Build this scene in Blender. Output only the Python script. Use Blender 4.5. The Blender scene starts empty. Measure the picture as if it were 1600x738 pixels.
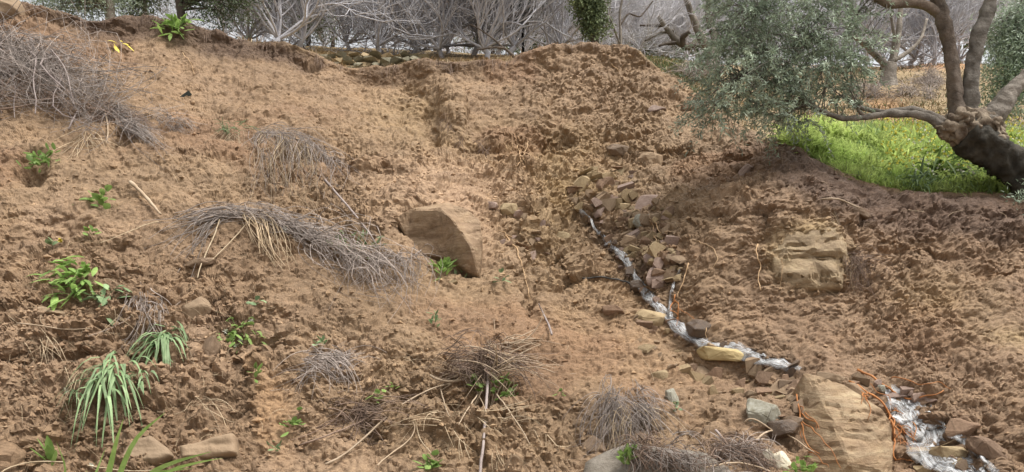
import bpy, bmesh, math, random
import numpy as np
from mathutils import Vector, Matrix

random.seed(7)
RNG = np.random.default_rng(11)
scene = bpy.context.scene
COL = scene.collection

# ------------------------------------------------------------------ camera, sky, sun, exposure
F = 1256.0                 # focal length in photo pixels (photo is 1600 x 738)
HOR = 500.0                # photo row of the horizon
CAMZ = 1.6
cam_data = bpy.data.cameras.new("camera")
cam = bpy.data.objects.new("camera", cam_data)
COL.objects.link(cam)
cam.location = (0, 0, CAMZ)
cam.rotation_euler = (math.radians(90), 0, 0)
cam_data.sensor_width = 36.0
cam_data.lens = 36.0 * F / 1600.0
cam_data.shift_y = (HOR - 369.0) / 1600.0
cam_data.clip_start = 0.05
cam_data.clip_end = 2000.0
scene.camera = cam

SUN_EL, SUN_AZ = 66.0, 115.0        # azimuth clockwise from +Y: high on the right
world = bpy.data.worlds.new("World")
scene.world = world
world.use_nodes = True
wn = world.node_tree
wn.nodes.clear()
wo = wn.nodes.new("ShaderNodeOutputWorld")
bg = wn.nodes.new("ShaderNodeBackground")
sky = wn.nodes.new("ShaderNodeTexSky")
sky.sky_type = 'NISHITA'
sky.sun_disc = False
sky.sun_elevation = math.radians(SUN_EL)
sky.sun_rotation = math.radians(SUN_AZ)
sky.dust_density = 4.0
hs = wn.nodes.new("ShaderNodeHueSaturation")      # overcast: the cloud sheet takes the blue out
hs.inputs['Saturation'].default_value = 0.12
wn.links.new(sky.outputs[0], hs.inputs['Color'])
wn.links.new(hs.outputs[0], bg.inputs['Color'])
bg.inputs['Strength'].default_value = 0.09
wn.links.new(bg.outputs[0], wo.inputs['Surface'])

sun_data = bpy.data.lights.new("sun", 'SUN')
sun_data.energy = 1.5
sun_data.angle = math.radians(20)
sun_data.color = (1.0, 0.96, 0.9)
sun = bpy.data.objects.new("sun", sun_data)
COL.objects.link(sun)
el, az = math.radians(SUN_EL), math.radians(SUN_AZ)
sdir = Vector((math.sin(az) * math.cos(el), math.cos(az) * math.cos(el), math.sin(el)))
sun.rotation_euler = sdir.to_track_quat('Z', 'Y').to_euler()
sun.location = (3, -3, 12)

scene.view_settings.view_transform = 'Standard'
scene.view_settings.look = 'None'
scene.view_settings.exposure = 1.42
scene.view_settings.gamma = 1.0
scene.view_settings.use_curve_mapping = False
scene.cycles.max_bounces = 6
scene.cycles.transparent_max_bounces = 8

# ------------------------------------------------------------------ helpers: noise
def _hash(ix, iy, iz, seed):
    h = (ix.astype(np.uint32) * np.uint32(374761393) + iy.astype(np.uint32) * np.uint32(668265263)
         + iz.astype(np.uint32) * np.uint32(2147483647) + np.uint32((seed * 974711 + 12345) & 0xffffffff))
    h = (h ^ (h >> np.uint32(13))) * np.uint32(1274126177)
    h = h ^ (h >> np.uint32(16))
    h = h * np.uint32(2246822519)
    h = h ^ (h >> np.uint32(15))
    return h
def _hf(ix, iy, iz, seed):
    return _hash(ix, iy, iz, seed).astype(np.float32) / np.float32(4294967295.0)
def vnoise(P, size, seed=0):
    """smooth value noise in -1..1 on points P (n,3); size in metres (or per-axis sizes)"""
    Q = (P / np.asarray(size)).astype(np.float32) + 1000.0
    I = np.floor(Q); f = Q - I; I = I.astype(np.int64)
    f = f * f * (3 - 2 * f)
    out = np.zeros(len(P), np.float32)
    for dx in (0, 1):
        wx = f[:, 0] if dx else 1 - f[:, 0]
        for dy in (0, 1):
            wy = f[:, 1] if dy else 1 - f[:, 1]
            for dz in (0, 1):
                wz = f[:, 2] if dz else 1 - f[:, 2]
                out += wx * wy * wz * _hf(I[:, 0] + dx, I[:, 1] + dy, I[:, 2] + dz, seed)
    return out * 2 - 1
def fbm(P, size, octaves=4, seed=0, gain=0.5):
    out = np.zeros(len(P), np.float32); a = 1.0; s = np.asarray(size, dtype=np.float64); n = 0
    for k in range(octaves):
        out += a * vnoise(P, s, seed + k * 17); n += a
        a *= gain; s = s * 0.5
    return out / n
def worley(P, size, seed=0):
    """F1, F2 and a random value of the nearest cell"""
    Q = (P / np.asarray(size)).astype(np.float32) + 1000.0
    I = np.floor(Q).astype(np.int64)
    f1 = np.full(len(P), 9.0, np.float32); f2 = f1.copy(); cid = np.zeros(len(P), np.float32)
    for dx in (-1, 0, 1):
        for dy in (-1, 0, 1):
            for dz in (-1, 0, 1):
                cx, cy, cz = I[:, 0] + dx, I[:, 1] + dy, I[:, 2] + dz
                h = _hash(cx, cy, cz, seed)
                rx = (h & np.uint32(1023)).astype(np.float32) / 1023.0
                ry = ((h >> np.uint32(10)) & np.uint32(1023)).astype(np.float32) / 1023.0
                rz = ((h >> np.uint32(20)) & np.uint32(1023)).astype(np.float32) / 1023.0
                d = np.sqrt((cx + rx - Q[:, 0]) ** 2 + (cy + ry - Q[:, 1]) ** 2 + (cz + rz - Q[:, 2]) ** 2)
                d = d.astype(np.float32)
                near = d < f1
                f2 = np.where(near, f1, np.minimum(f2, d))
                cid = np.where(near, rx, cid)
                f1 = np.where(near, d, f1)
    return f1, f2, cid
def sstep(a, b, x):
    t = np.clip((x - a) / (b - a), 0, 1)
    return t * t * (3 - 2 * t)

# ------------------------------------------------------------------ helpers: meshes
def tag(o, label=None, cat=None, group=None, kind=None):
    if label: o['label'] = label
    if cat: o['category'] = cat
    if group: o['group'] = group
    if kind: o['kind'] = kind
    return o
def make_mesh(name, verts, faces, mat=None, smooth=True, col=None, vec=None):
    """verts (n,3) array; faces (m,k) array or list of such arrays"""
    verts = np.asarray(verts, dtype=np.float32)
    if not isinstance(faces, list): faces = [faces]
    faces = [np.asarray(f, dtype=np.int32) for f in faces if len(f)]
    me = bpy.data.meshes.new(name)
    me.vertices.add(len(verts))
    me.vertices.foreach_set('co', verts.ravel())
    nl = sum(f.size for f in faces); npoly = sum(len(f) for f in faces)
    me.loops.add(nl); me.polygons.add(npoly)
    me.loops.foreach_set('vertex_index', np.concatenate([f.ravel() for f in faces]))
    starts = []; c = 0
    for f in faces:
        starts.append(np.arange(len(f), dtype=np.int32) * f.shape[1] + c); c += f.size
    me.polygons.foreach_set('loop_start', np.concatenate(starts))
    me.polygons.foreach_set('use_smooth', np.full(npoly, smooth, dtype=bool))
    if col is not None:
        at = me.attributes.new('tint', 'FLOAT_COLOR', 'POINT')
        c4 = np.ones((len(verts), 4), np.float32); c4[:, :3] = col
        at.data.foreach_set('color', c4.ravel())
    if vec is not None:
        at = me.attributes.new('flow', 'FLOAT_VECTOR', 'POINT')
        at.data.foreach_set('vector', np.asarray(vec, np.float32).ravel())
    if mat: me.materials.append(mat)
    me.update(calc_edges=True)
    me.validate()
    return me
def link(name, me, parent=None, loc=None):
    o = bpy.data.objects.new(name, me)
    COL.objects.link(o)
    if parent: o.parent = parent
    if loc is not None: o.location = loc
    return o
def empty(name, loc):
    o = bpy.data.objects.new(name, None)
    o.empty_display_size = 0.1
    COL.objects.link(o); o.location = loc
    return o
def copy_tree(o, parent=None):
    c = o.copy(); COL.objects.link(c); c.parent = parent
    for ch in list(o.children): copy_tree(ch, c)
    return c
def tubes(P, R, k=4):
    """P (B,n,3) polylines, R (B,n) radii -> verts, quads"""
    P = np.asarray(P, np.float32); R = np.asarray(R, np.float32)
    B, n, _ = P.shape
    T = np.gradient(P, axis=1); T /= np.linalg.norm(T, axis=2, keepdims=True) + 1e-9
    m = T.mean(axis=1); ax = np.eye(3, dtype=np.float32)[np.argmin(np.abs(m), axis=1)]
    U = np.cross(T, ax[:, None, :]); U /= np.linalg.norm(U, axis=2, keepdims=True) + 1e-9
    V = np.cross(T, U)
    ang = np.arange(k) / k * 2 * np.pi
    ring = U[:, :, None, :] * np.cos(ang)[None, None, :, None] + V[:, :, None, :] * np.sin(ang)[None, None, :, None]
    X = P[:, :, None, :] + ring * R[:, :, None, None]
    idx = np.arange(B * n * k).reshape(B, n, k)
    a = idx[:, :-1, :]; b = np.roll(idx, -1, axis=2)[:, :-1, :]
    c = np.roll(idx, -1, axis=2)[:, 1:, :]; d = idx[:, 1:, :]
    q = np.stack([a, b, c, d], axis=-1).reshape(-1, 4)
    return X.reshape(-1, 3), q
def merge(parts):
    """[(verts, faces), ...] -> verts, [faces...]"""
    V = []; Fs = []; o = 0
    for v, f in parts:
        V.append(v); Fs.append(np.asarray(f) + o); o += len(v)
    by = {}
    for f in Fs: by.setdefault(f.shape[1], []).append(f)
    return np.concatenate(V), [np.concatenate(x) for x in by.values()]
def unit(v):
    return v / (np.linalg.norm(v, axis=-1, keepdims=True) + 1e-9)
def leaves(P, D, L, W, fold=0.15, rng=RNG):
    """rhombus leaves: P base (n,3), D direction (n,3), L,W (n,)"""
    n = len(P); D = unit(D)
    S = unit(np.cross(D, rng.normal(size=(n, 3)))); N = np.cross(D, S)
    L = np.broadcast_to(L, (n,))[:, None]; W = np.broadcast_to(W, (n,))[:, None]
    v0 = P; v2 = P + D * L - N * L * 0.08
    v1 = P + D * L * 0.45 + S * W * 0.5 + N * W * fold; v3 = P + D * L * 0.45 - S * W * 0.5 + N * W * fold
    V = np.stack([v0, v1, v2, v3], axis=1).reshape(-1, 3)
    i = np.arange(n) * 4
    return V, np.stack([i, i + 1, i + 2, i + 3], axis=1)
def resample(pts, n):
    pts = np.asarray(pts, float)
    d = np.r_[0, np.cumsum(np.linalg.norm(np.diff(pts[:, :3], axis=0), axis=1))]
    t = np.linspace(0, d[-1], n)
    return np.stack([np.interp(t, d, pts[:, i]) for i in range(pts.shape[1])], axis=1)
def smooth_line(pts, n):
    p = resample(pts, n)
    for _ in range(max(1, n // 8)):
        p[1:-1] = 0.25 * p[:-2] + 0.5 * p[1:-1] + 0.25 * p[2:]
    return p

# ------------------------------------------------------------------ helpers: materials
def new_mat(name):
    m = bpy.data.materials.new(name); m.use_nodes = True
    nt = m.node_tree; b = nt.nodes['Principled BSDF']
    return m, nt, b
def ramp(nt, stops):
    r = nt.nodes.new('ShaderNodeValToRGB')
    e = r.color_ramp.elements
    while len(e) < len(stops): e.new(0.5)
    for x, (p, c) in zip(e, stops): x.position = p; x.color = (*c, 1)
    return r
def noise_node(nt, scale, detail=4, rough=0.55, vec=None, dist=0.0):
    n = nt.nodes.new('ShaderNodeTexNoise')
    n.inputs['Scale'].default_value = scale; n.inputs['Detail'].default_value = detail
    n.inputs['Roughness'].default_value = rough; n.inputs['Distortion'].default_value = dist
    if vec is not None: nt.links.new(vec, n.inputs['Vector'])
    return n
def mix(nt, a, b, fac, mode='MIX'):
    m = nt.nodes.new('ShaderNodeMix'); m.data_type = 'RGBA'; m.blend_type = mode
    for s, v in ((m.inputs[6], a), (m.inputs[7], b), (m.inputs[0], fac)):
        if hasattr(v, 'is_output') or isinstance(v, bpy.types.NodeSocket): nt.links.new(v, s)
        elif isinstance(v, tuple): s.default_value = (*v, 1)
        else: s.default_value = v
    return m.outputs[2]
def tinted(name, base, var, scale, rough=0.8, bump=0.0, bscale=60, attr=False, spec=0.3, world_pos=False, translucent=0.0):
    """mottled colour: base..var by noise, optional per-vertex tint attribute, optional bump"""
    m, nt, b = new_mat(name)
    vec = None
    if world_pos:
        g = nt.nodes.new('ShaderNodeNewGeometry'); vec = g.outputs['Position']
    else:
        t = nt.nodes.new('ShaderNodeTexCoord'); vec = t.outputs['Object']
    n = noise_node(nt, scale, 5, 0.6, vec)
    r = ramp(nt, [(0.3, base), (0.7, var)])
    nt.links.new(n.outputs['Fac'], r.inputs['Fac'])
    c = r.outputs['Color']
    oi = nt.nodes.new('ShaderNodeObjectInfo')
    rv = ramp(nt, [(0, (0.82, 0.82, 0.82)), (1, (1.12, 1.1, 1.08))])
    nt.links.new(oi.outputs['Random'], rv.inputs['Fac'])
    c = mix(nt, c, rv.outputs['Color'], 1.0, 'MULTIPLY')
    if attr:
        a = nt.nodes.new('ShaderNodeAttribute'); a.attribute_name = 'tint'
        c = mix(nt, c, a.outputs['Color'], 1.0, 'MULTIPLY')
    nt.links.new(c, b.inputs['Base Color'])
    b.inputs['Roughness'].default_value = rough
    b.inputs['Specular IOR Level'].default_value = spec
    if bump:
        bn = noise_node(nt, bscale, 5, 0.65, vec)
        bp = nt.nodes.new('ShaderNodeBump'); bp.inputs['Strength'].default_value = bump
        bp.inputs['Distance'].default_value = 0.02
        nt.links.new(bn.outputs['Fac'], bp.inputs['Height']); nt.links.new(bp.outputs[0], b.inputs['Normal'])
    if translucent:
        tr = nt.nodes.new('ShaderNodeBsdfTranslucent'); nt.links.new(c, tr.inputs['Color'])
        ms = nt.nodes.new('ShaderNodeMixShader'); ms.inputs[0].default_value = translucent
        out = nt.nodes['Material Output']
        nt.links.new(b.outputs[0], ms.inputs[1]); nt.links.new(tr.outputs[0], ms.inputs[2])
        nt.links.new(ms.outputs[0], out.inputs['Surface'])
    return m

def soil_material():
    m, nt, b = new_mat('wet_clay_soil')
    g = nt.nodes.new('ShaderNodeNewGeometry')
    mp = nt.nodes.new('ShaderNodeMapping'); mp.inputs['Scale'].default_value = (0.75, 0.9, 1.7)
    nt.links.new(g.outputs['Position'], mp.inputs['Vector']); pos = mp.outputs['Vector']
    a = nt.nodes.new('ShaderNodeAttribute'); a.attribute_name = 'tint'
    n1 = noise_node(nt, 2.2, 6, 0.62, pos, 0.4)
    r1 = ramp(nt, [(0.25, (0.76, 0.73, 0.71)), (0.5, (1, 1, 1)), (0.75, (1.20, 1.19, 1.16))])
    nt.links.new(n1.outputs['Fac'], r1.inputs['Fac'])
    n2 = noise_node(nt, 24, 8, 0.8, pos, 0.3)
    r2 = ramp(nt, [(0.30, (0.58, 0.54, 0.52)), (0.44, (0.94, 0.93, 0.92)), (0.56, (1.12, 1.12, 1.11)), (0.70, (1.85, 1.85, 1.82))])
    nt.links.new(n2.outputs['Fac'], r2.inputs['Fac'])
    c = mix(nt, a.outputs['Color'], r1.outputs['Color'], 1.0, 'MULTIPLY')
    c = mix(nt, c, r2.outputs['Color'], 1.0, 'MULTIPLY')
    nt.links.new(c, b.inputs['Base Color'])
    nr = noise_node(nt, 3.5, 4, 0.6, pos)
    mr = nt.nodes.new('ShaderNodeMapRange'); mr.inputs[3].default_value = 0.5; mr.inputs[4].default_value = 0.95
    nt.links.new(nr.outputs['Fac'], mr.inputs[0]); nt.links.new(mr.outputs[0], b.inputs['Roughness'])
    b.inputs['Specular IOR Level'].default_value = 0.4
    n3 = noise_node(nt, 30, 9, 0.82, pos, 0.2)
    bp = nt.nodes.new('ShaderNodeBump'); bp.inputs['Strength'].default_value = 1.0; bp.inputs['Distance'].default_value = 0.018
    nt.links.new(n3.outputs['Fac'], bp.inputs['Height']); nt.links.new(bp.outputs[0], b.inputs['Normal'])
    return m
SOIL = soil_material()

# ------------------------------------------------------------------ the hillside
def RY(Y):
    # the bank is steep: working distances are drawn together to an even slope of about forty degrees
    return np.interp(Y, [3.6, 4.2, 4.5, 5.6, 7.0, 9.3, 11.4, 13.0, 14.3, 15.0, 17.0, 22.0, 40.0, 90.0, 600.0], [5.0, 5.35, 5.5, 6.1, 6.95, 8.15, 9.6, 10.95, 11.7, 12.3, 14.2, 19.0, 37.0, 87.0, 600.0])
def at(px, py, Y):
    Y = float(RY(Y))
    return np.array([(px - 800) / F * Y, Y, CAMZ + (HOR - py) / F * Y])

# control rows: each {photo column: (photo row, distance in metres)}, from the foot of the bank upward
ROWS = [
    {-300: (738, 4.3), 0: (738, 4.5), 800: (738, 4.5), 1000: (738, 4.5), 1250: (738, 4.45), 1400: (738, 4.6), 1600: (738, 4.3), 1900: (738, 4.2)},
    {-300: (600, 5.3), 0: (600, 5.6), 400: (600, 5.8), 800: (600, 5.9), 1000: (620, 5.7), 1150: (630, 5.5), 1250: (612, 5.5), 1330: (612, 5.6), 1420: (600, 5.7), 1600: (590, 5.5), 1900: (590, 5.4)},
    {-300: (450, 6.7), 0: (450, 7.0), 400: (470, 7.3), 640: (452, 7.8), 760: (430, 8.5), 900: (470, 8.0), 1000: (480, 7.7), 1060: (500, 7.3), 1150: (495, 7.1), 1300: (470, 7.1), 1400: (480, 6.9), 1600: (450, 6.8), 1900: (450, 6.6)},
    {-300: (310, 8.4), 0: (310, 8.7), 250: (330, 8.9), 400: (335, 9.3), 560: (380, 8.9), 640: (330, 9.5), 760: (330, 10.1), 900: (350, 10.4), 1000: (360, 10.0), 1060: (385, 8.6), 1120: (350, 8.0), 1200: (318, 8.0), 1300: (316, 8.1), 1345: (360, 7.9), 1400: (385, 8.0), 1600: (360, 8.0), 1900: (360, 7.8)},
    {-300: (185, 10.2), 0: (190, 10.3), 250: (190, 11.1), 400: (200, 11.4), 560: (225, 11.6), 660: (215, 12.0), 760: (225, 12.1), 860: (240, 12.2), 1000: (240, 12.1), 1090: (250, 11.2), 1170: (262, 10.2), 1240: (272, 9.3), 1320: (305, 8.9), 1400: (325, 8.9), 1600: (330, 8.6), 1900: (330, 8.4)},
    # the edge of the slide
    {-300: (-20, 12.6), 0: (6, 13.0), 60: (12, 13.1), 110: (26, 13.2), 150: (37, 13.3), 200: (33, 13.4), 250: (31, 13.5), 290: (40, 13.5), 330: (47, 13.6), 380: (58, 13.7), 440: (73, 13.9), 480: (84, 14.0),
     520: (98, 14.2), 560: (112, 14.3), 640: (103, 14.3), 662: (95, 14.1), 700: (97, 14.1), 760: (97, 14.2), 800: (89, 14.2), 850: (78, 14.3), 880: (72, 14.4), 980: (75, 14.4), 1000: (86, 14.3), 1030: (108, 14.1),
     1060: (130, 13.8), 1090: (152, 13.2), 1150: (190, 12.0), 1200: (214, 11.0), 1250: (237, 10.1), 1300: (264, 9.7), 1350: (290, 9.5), 1400: (303, 9.4), 1500: (307, 9.3), 1600: (311, 9.1), 1900: (315, 9.0)},
    # the ground behind the edge
    {-300: (-24, 13.6), 0: (6, 14.0), 150: (42, 14.3), 380: (66, 14.8), 480: (92, 14.9), 560: (118, 14.9), 640: (112, 15.0), 700: (100, 15.0), 800: (95, 15.2), 900: (80, 15.4), 1000: (96, 15.0), 1060: (112, 14.6), 1120: (140, 14.0), 1200: (190, 13.2), 1250: (205, 12.6), 1330: (215, 12.3), 1400: (222, 12.2), 1600: (230, 12.0), 1900: (235, 12.0)},
    {-300: (-5, 17), 0: (20, 17), 150: (48, 17.2), 380: (72, 17.5), 480: (78, 17.0), 640: (86, 17.5), 800: (88, 18), 900: (84, 18), 1000: (88, 17.5), 1060: (96, 17), 1120: (112, 16.8), 1200: (150, 16.0), 1250: (178, 15), 1330: (192, 14.6), 1400: (198, 14.2), 1500: (195, 14.4), 1600: (195, 14.8), 1900: (200, 15)},
    {-300: (30, 22), 0: (40, 22), 380: (68, 22), 640: (80, 22), 800: (86, 22), 1000: (86, 21), 1120: (100, 20.5), 1200: (112, 20), 1330: (110, 19), 1400: (108, 18.4), 1480: (98, 18.6), 1600: (105, 19), 1900: (110, 19.5)},
    {-300: (110, 40), 0: (110, 40), 400: (115, 40), 800: (115, 40), 1200: (115, 38), 1600: (115, 36), 1900: (115, 36)},
    {-300: (200, 90), 800: (200, 90), 1900: (200, 90)},
    {-300: (330, 600), 0: (330, 600), 800: (330, 600), 1900: (330, 600)},
]
_e = ROWS[5]; _rr = random.Random(3)
_cut = {}
for _x in range(-300, 1901, 22):                        # the broken face under the rim, of uneven height
    _xs = sorted(_e); _py = float(np.interp(_x, _xs, [_e[q][0] for q in _xs])); _Y = float(np.interp(_x, _xs, [_e[q][1] for q in _xs]))
    _d = _rr.uniform(12, 34) if _x < 1000 else _rr.uniform(8, 16)
    if 540 < _x < 665: _d += 14
    _cut[_x] = (_py + _d, _Y - 0.012 * _d)
ROWS.insert(5, _cut)
EDGE = 6
def row_at(k, px):
    t = ROWS[k]; xs = sorted(t)
    return np.interp(px, xs, [t[x][0] for x in xs]), RY(np.interp(px, xs, [t[x][1] for x in xs]))

NA = 480
A_PX = np.linspace(-700, 2300, NA)                # columns of the height table, in photo columns
YT = np.r_[np.linspace(2.4, 24, 1080), np.linspace(24.3, 600, 200)]
H = np.zeros((NA, len(YT)))
for i, px in enumerate(A_PX):
    ys = [2.2, 3.8, 4.8]; zs = [0.0, 0.02, 0.16]
    for k in range(len(ROWS)):
        py, Y = row_at(k, px)
        ys.append(float(Y)); zs.append(float(CAMZ + (HOR - py) / F * Y))
    H[i] = np.interp(YT, ys, zs)
# soften the folds between control rows, but keep the edge of the slide sharp
def blur(Hh, ra, ry):
    for _ in range(ra):
        Hh[1:-1] = 0.25 * Hh[:-2] + 0.5 * Hh[1:-1] + 0.25 * Hh[2:]
    for _ in range(ry):
        Hh[:, 1:-1] = 0.25 * Hh[:, :-2] + 0.5 * Hh[:, 1:-1] + 0.25 * Hh[:, 2:]
    return Hh
HS = H.copy(); HS[:, :1040] = blur(HS[:, :1040].copy(), 4, 160)
edgeY = row_at(EDGE, A_PX)[1][:, None]
w = sstep(0.25, 1.2, np.abs(YT[None, :] - edgeY)) * sstep(22.5, 21.0, YT)[None, :]
H = H * (1 - w) + HS * w
H = blur(H, 2, 3)

AX = (A_PX - 800) / F
H0 = H.copy()
def h_at(x, y, H=None):
    H = globals()['H'] if H is None else H
    x = np.asarray(x, float); y = np.asarray(y, float)
    ia = np.clip((x / np.maximum(y, 1e-3) - AX[0]) / (AX[1] - AX[0]), 0, NA - 1.001)
    iy = np.clip(np.interp(y, YT, np.arange(len(YT))), 0, len(YT) - 1.001)
    i0 = ia.astype(int); j0 = iy.astype(int); fa = ia - i0; fy = iy - j0
    return ((H[i0, j0] * (1 - fa) + H[i0 + 1, j0] * fa) * (1 - fy) + (H[i0, j0 + 1] * (1 - fa) + H[i0 + 1, j0 + 1] * fa) * fy)

# landforms on top of the profile, in metres of height: (photo column, photo row) says where
XT = AX[:, None] * YT[None, :]
YY = np.broadcast_to(YT[None, :], XT.shape)
def screen(x, y, z):
    return 800 + F * x / y, HOR - F * (z - CAMZ) / y
PXT, PYT = screen(XT, YY, H)
def bump(px, py, rx, ry, amp, rot=0.0, p=2.0):
    c, s = math.cos(math.radians(rot)), math.sin(math.radians(rot))
    u = ((PXT - px) * c + (PYT - py) * s) / rx; v = (-(PXT - px) * s + (PYT - py) * c) / ry
    r = np.sqrt(u * u + v * v)
    return amp * np.exp(-np.power(r, p))
def line_dist(PX, PY, pts):
    d = np.full(PX.shape, 1e9)
    for (x0, y0), (x1, y1) in zip(pts[:-1], pts[1:]):
        dx, dy = x1 - x0, y1 - y0
        t = np.clip(((PX - x0) * dx + (PY - y0) * dy) / (dx * dx + dy * dy), 0, 1)
        d = np.minimum(d, np.hypot(PX - x0 - t * dx, PY - y0 - t * dy))
    return d
STREAM = [(903, 330), (922, 352), (948, 380), (975, 402), (990, 432), (1012, 462), (1035, 492), (1062, 515), (1095, 536), (1150, 548), (1200, 566), (1250, 580)]
STREAM_B = [(1062, 425), (1048, 460), (1046, 498)]
STREAM_C = [(1392, 628), (1425, 655), (1448, 690), (1480, 712), (1545, 745)]
near = (YY < 16)
G = np.zeros_like(H)
G -= 0.20 * np.exp(-(line_dist(PXT, PYT, STREAM) / 30) ** 2)
G -= 0.14 * np.exp(-(line_dist(PXT, PYT, STREAM_C) / 40) ** 2)
G += bump(1245, 375, 85, 85, 0.20, p=4) + bump(1262, 398, 58, 50, 0.32, p=10)                  # rounded mound with the ochre block
G += bump(1120, 420, 40, 90, 0.12, p=3)
G += bump(690, 330, 90, 40, 0.20, p=3)                   # swell above the clay block
G -= bump(660, 362, 40, 16, 0.44, rot=12, p=5)                 # undercut below the swell
G -= bump(690, 404, 40, 9, 0.22, rot=35, p=4)
G -= bump(738, 428, 16, 6, 0.25, p=4)
G += bump(708, 176, 18, 44, 0.30, rot=-22, p=6)          # rib under the scarp
G -= bump(676, 196, 15, 40, 0.24, rot=-12, p=3)
G -= bump(775, 238, 62, 12, 0.42, rot=8, p=4)            # undercut hollows
G -= bump(868, 224, 24, 18, 0.42, p=4)
G -= bump(613, 271, 30, 9, 0.38, p=4)
G -= bump(648, 138, 26, 14, 0.24, p=4)
G -= bump(336, 318, 24, 14, 0.26, p=4)
G -= bump(50, 265, 26, 20, 0.36, p=4)
G -= bump(203, 222, 26, 12, 0.28, p=4)
G -= bump(95, 352, 40, 14, 0.25, p=3)
G -= bump(60, 545, 80, 16, 0.20, p=4)
G -= bump(358, 545, 34, 16, 0.26, p=4)
G -= bump(316, 420, 34, 10, 0.26, p=5)
G -= bump(205, 560, 40, 12, 0.20, p=4)
G -= bump(486, 106, 14, 9, 0.30, p=5)
G -= bump(1218, 672, 26, 14, 0.24, p=4)
G -= bump(1090, 526, 30, 8, 0.20, p=5)
G -= bump(825, 455, 14, 26, 0.16, p=4)
G -= bump(1130, 470, 20, 30, 0.14, p=3)
G -= bump(560, 668, 50, 16, 0.20, p=4)
G -= bump(1470, 655, 20, 14, 0.18, p=4)
G += bump(120, 470, 110, 40, 0.10)
G += bump(560, 520, 120, 60, 0.08)
G += bump(740, 520, 70, 30, 0.16)
G -= bump(700, 612, 90, 22, 0.24, p=4)
G -= bump(1318, 330, 34, 8, 0.26, p=5)
G += bump(430, 640, 30, 70, 0.07, rot=-15, p=4)          # smooth slumped tongues of clay
G += bump(960, 620, 110, 30, 0.08)
G -= bump(1325, 690, 75, 70, 0.22, p=4)
G += bump(1210, 250, 60, 16, 0.10)
Pn = np.stack([XT, YY, H], axis=-1).reshape(-1, 3)
rough = fbm(Pn, 1.6, 3, 5).reshape(H.shape)
pock = sstep(0.22, 0.42, fbm(Pn + 31.7, np.array([0.8, 0.8, 0.45]), 3, 25)).reshape(H.shape)
slide = sstep(0.5, -0.2, YY - edgeY)                      # 1 on the raw slide, 0 on the grown-over ground
far = sstep(20, 60, YY)
H = H + np.where(near, G, 0) + rough * (0.10 * slide + 0.05 * (1 - slide)) * (YY > 4.6) - 0.12 * pock * slide * (YY > 5.2) + rough * 0.8 * far

# ---- sheet: columns fan out from the camera side, rows spaced by how long they look
NC, NR = 1170, 565
cols_px = np.r_[np.linspace(-700, -220, 16, endpoint=False), np.linspace(-220, -50, 60, endpoint=False), np.linspace(-50, 1650, NC - 152, endpoint=False), np.linspace(1650, 1860, 60, endpoint=False), np.linspace(1860, 2300, 16)]
V = np.zeros((NC, NR, 3), np.float32)
tfar = np.array([26, 30, 36, 45, 60, 80, 110, 160, 240, 380, 600.0])
nin = NR - len(tfar)
yf = np.linspace(2.4, 24, 1500)
YS = np.zeros((NC, nin))
for i, px in enumerate(cols_px):
    a = (px - 800) / F
    z = h_at(a * yf, yf)
    wgt = np.where(yf < 5.3, 0.2, np.where(yf > 13, 0.35, 1.0))
    ds = np.sqrt(np.diff(yf) ** 2 * 0.16 + np.diff(z) ** 2) / yf[1:] * wgt[1:]
    s = np.r_[0, np.cumsum(ds)]
    YS[i] = np.interp(np.linspace(0, s[-1], nin), s, yf)
for _ in range(160):                                     # neighbouring columns share nearly the same rows: no shear across steps
    YS[1:-1] = 0.25 * YS[:-2] + 0.5 * YS[1:-1] + 0.25 * YS[2:]
for i, px in enumerate(cols_px):
    ys = np.r_[YS[i], tfar]
    V[i, :, 0] = (px - 800) / F * ys; V[i, :, 1] = ys
V[:, :, 2] = h_at(V[:, :, 0], V[:, :, 1])
dU = np.gradient(V, axis=0); dW = np.gradient(V, axis=1)
Nn = np.cross(dU, dW); Nn /= np.linalg.norm(Nn, axis=2, keepdims=True) + 1e-9
Nn = np.where(Nn[..., 2:3] < 0, -Nn, Nn)
VP = V.reshape(-1, 3).copy(); NP = Nn.reshape(-1, 3)
PX, PY = screen(VP[:, 0], VP[:, 1], VP[:, 2])
eY = row_at(EDGE, PX)[1]
onslide = sstep(0.12, -0.12, VP[:, 1] - eY) * sstep(4.2, 5.0, VP[:, 1])
def region(px, py, rx, ry, p=2.0, rot=0.0):
    c, s = math.cos(math.radians(rot)), math.sin(math.radians(rot))
    u = ((PX - px) * c + (PY - py) * s) / rx; v = (-(PX - px) * s + (PY - py) * c) / ry
    return np.exp(-np.power(np.sqrt(u * u + v * v), p)).astype(np.float32)
# where the earth is crumbled and where it is smeared smooth
crumb = 0.58 + 1.05 * fbm(VP, 1.6, 4, 31)
crumb += 0.35 * region(250, 560, 350, 170) + 0.3 * region(700, 600, 200, 110) + 0.25 * region(1000, 600, 160, 60) + 0.2 * region(960, 330, 60, 100)
crumb -= 0.45 * region(430, 660, 26, 75, 4, -12) + 0.5 * region(700, 330, 90, 60, 4) + 0.35 * region(640, 290, 110, 40)
crumb -= 0.25 * region(300, 130, 300, 60) + 0.2 * region(830, 150, 260, 60) + 0.3 * region(1260, 390, 60, 60, 4) + 0.25 * region(900, 560, 90, 60) + 0.1 * region(1400, 470, 200, 130)
crumb -= 0.17 * sstep(250, 170, PY) + 0.20 * sstep(1050, 1200, PX) + 0.06 * sstep(500, 300, PX) + 0.25 * region(830, 560, 110, 70)
crumb = np.clip(crumb, 0.36, 1.08)
disp = np.zeros(len(VP), np.float32)
th_ = 0.12
warp = VP + 0.05 * np.stack([vnoise(VP, 0.15, s) for s in (1, 2, 3)], axis=1)
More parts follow.
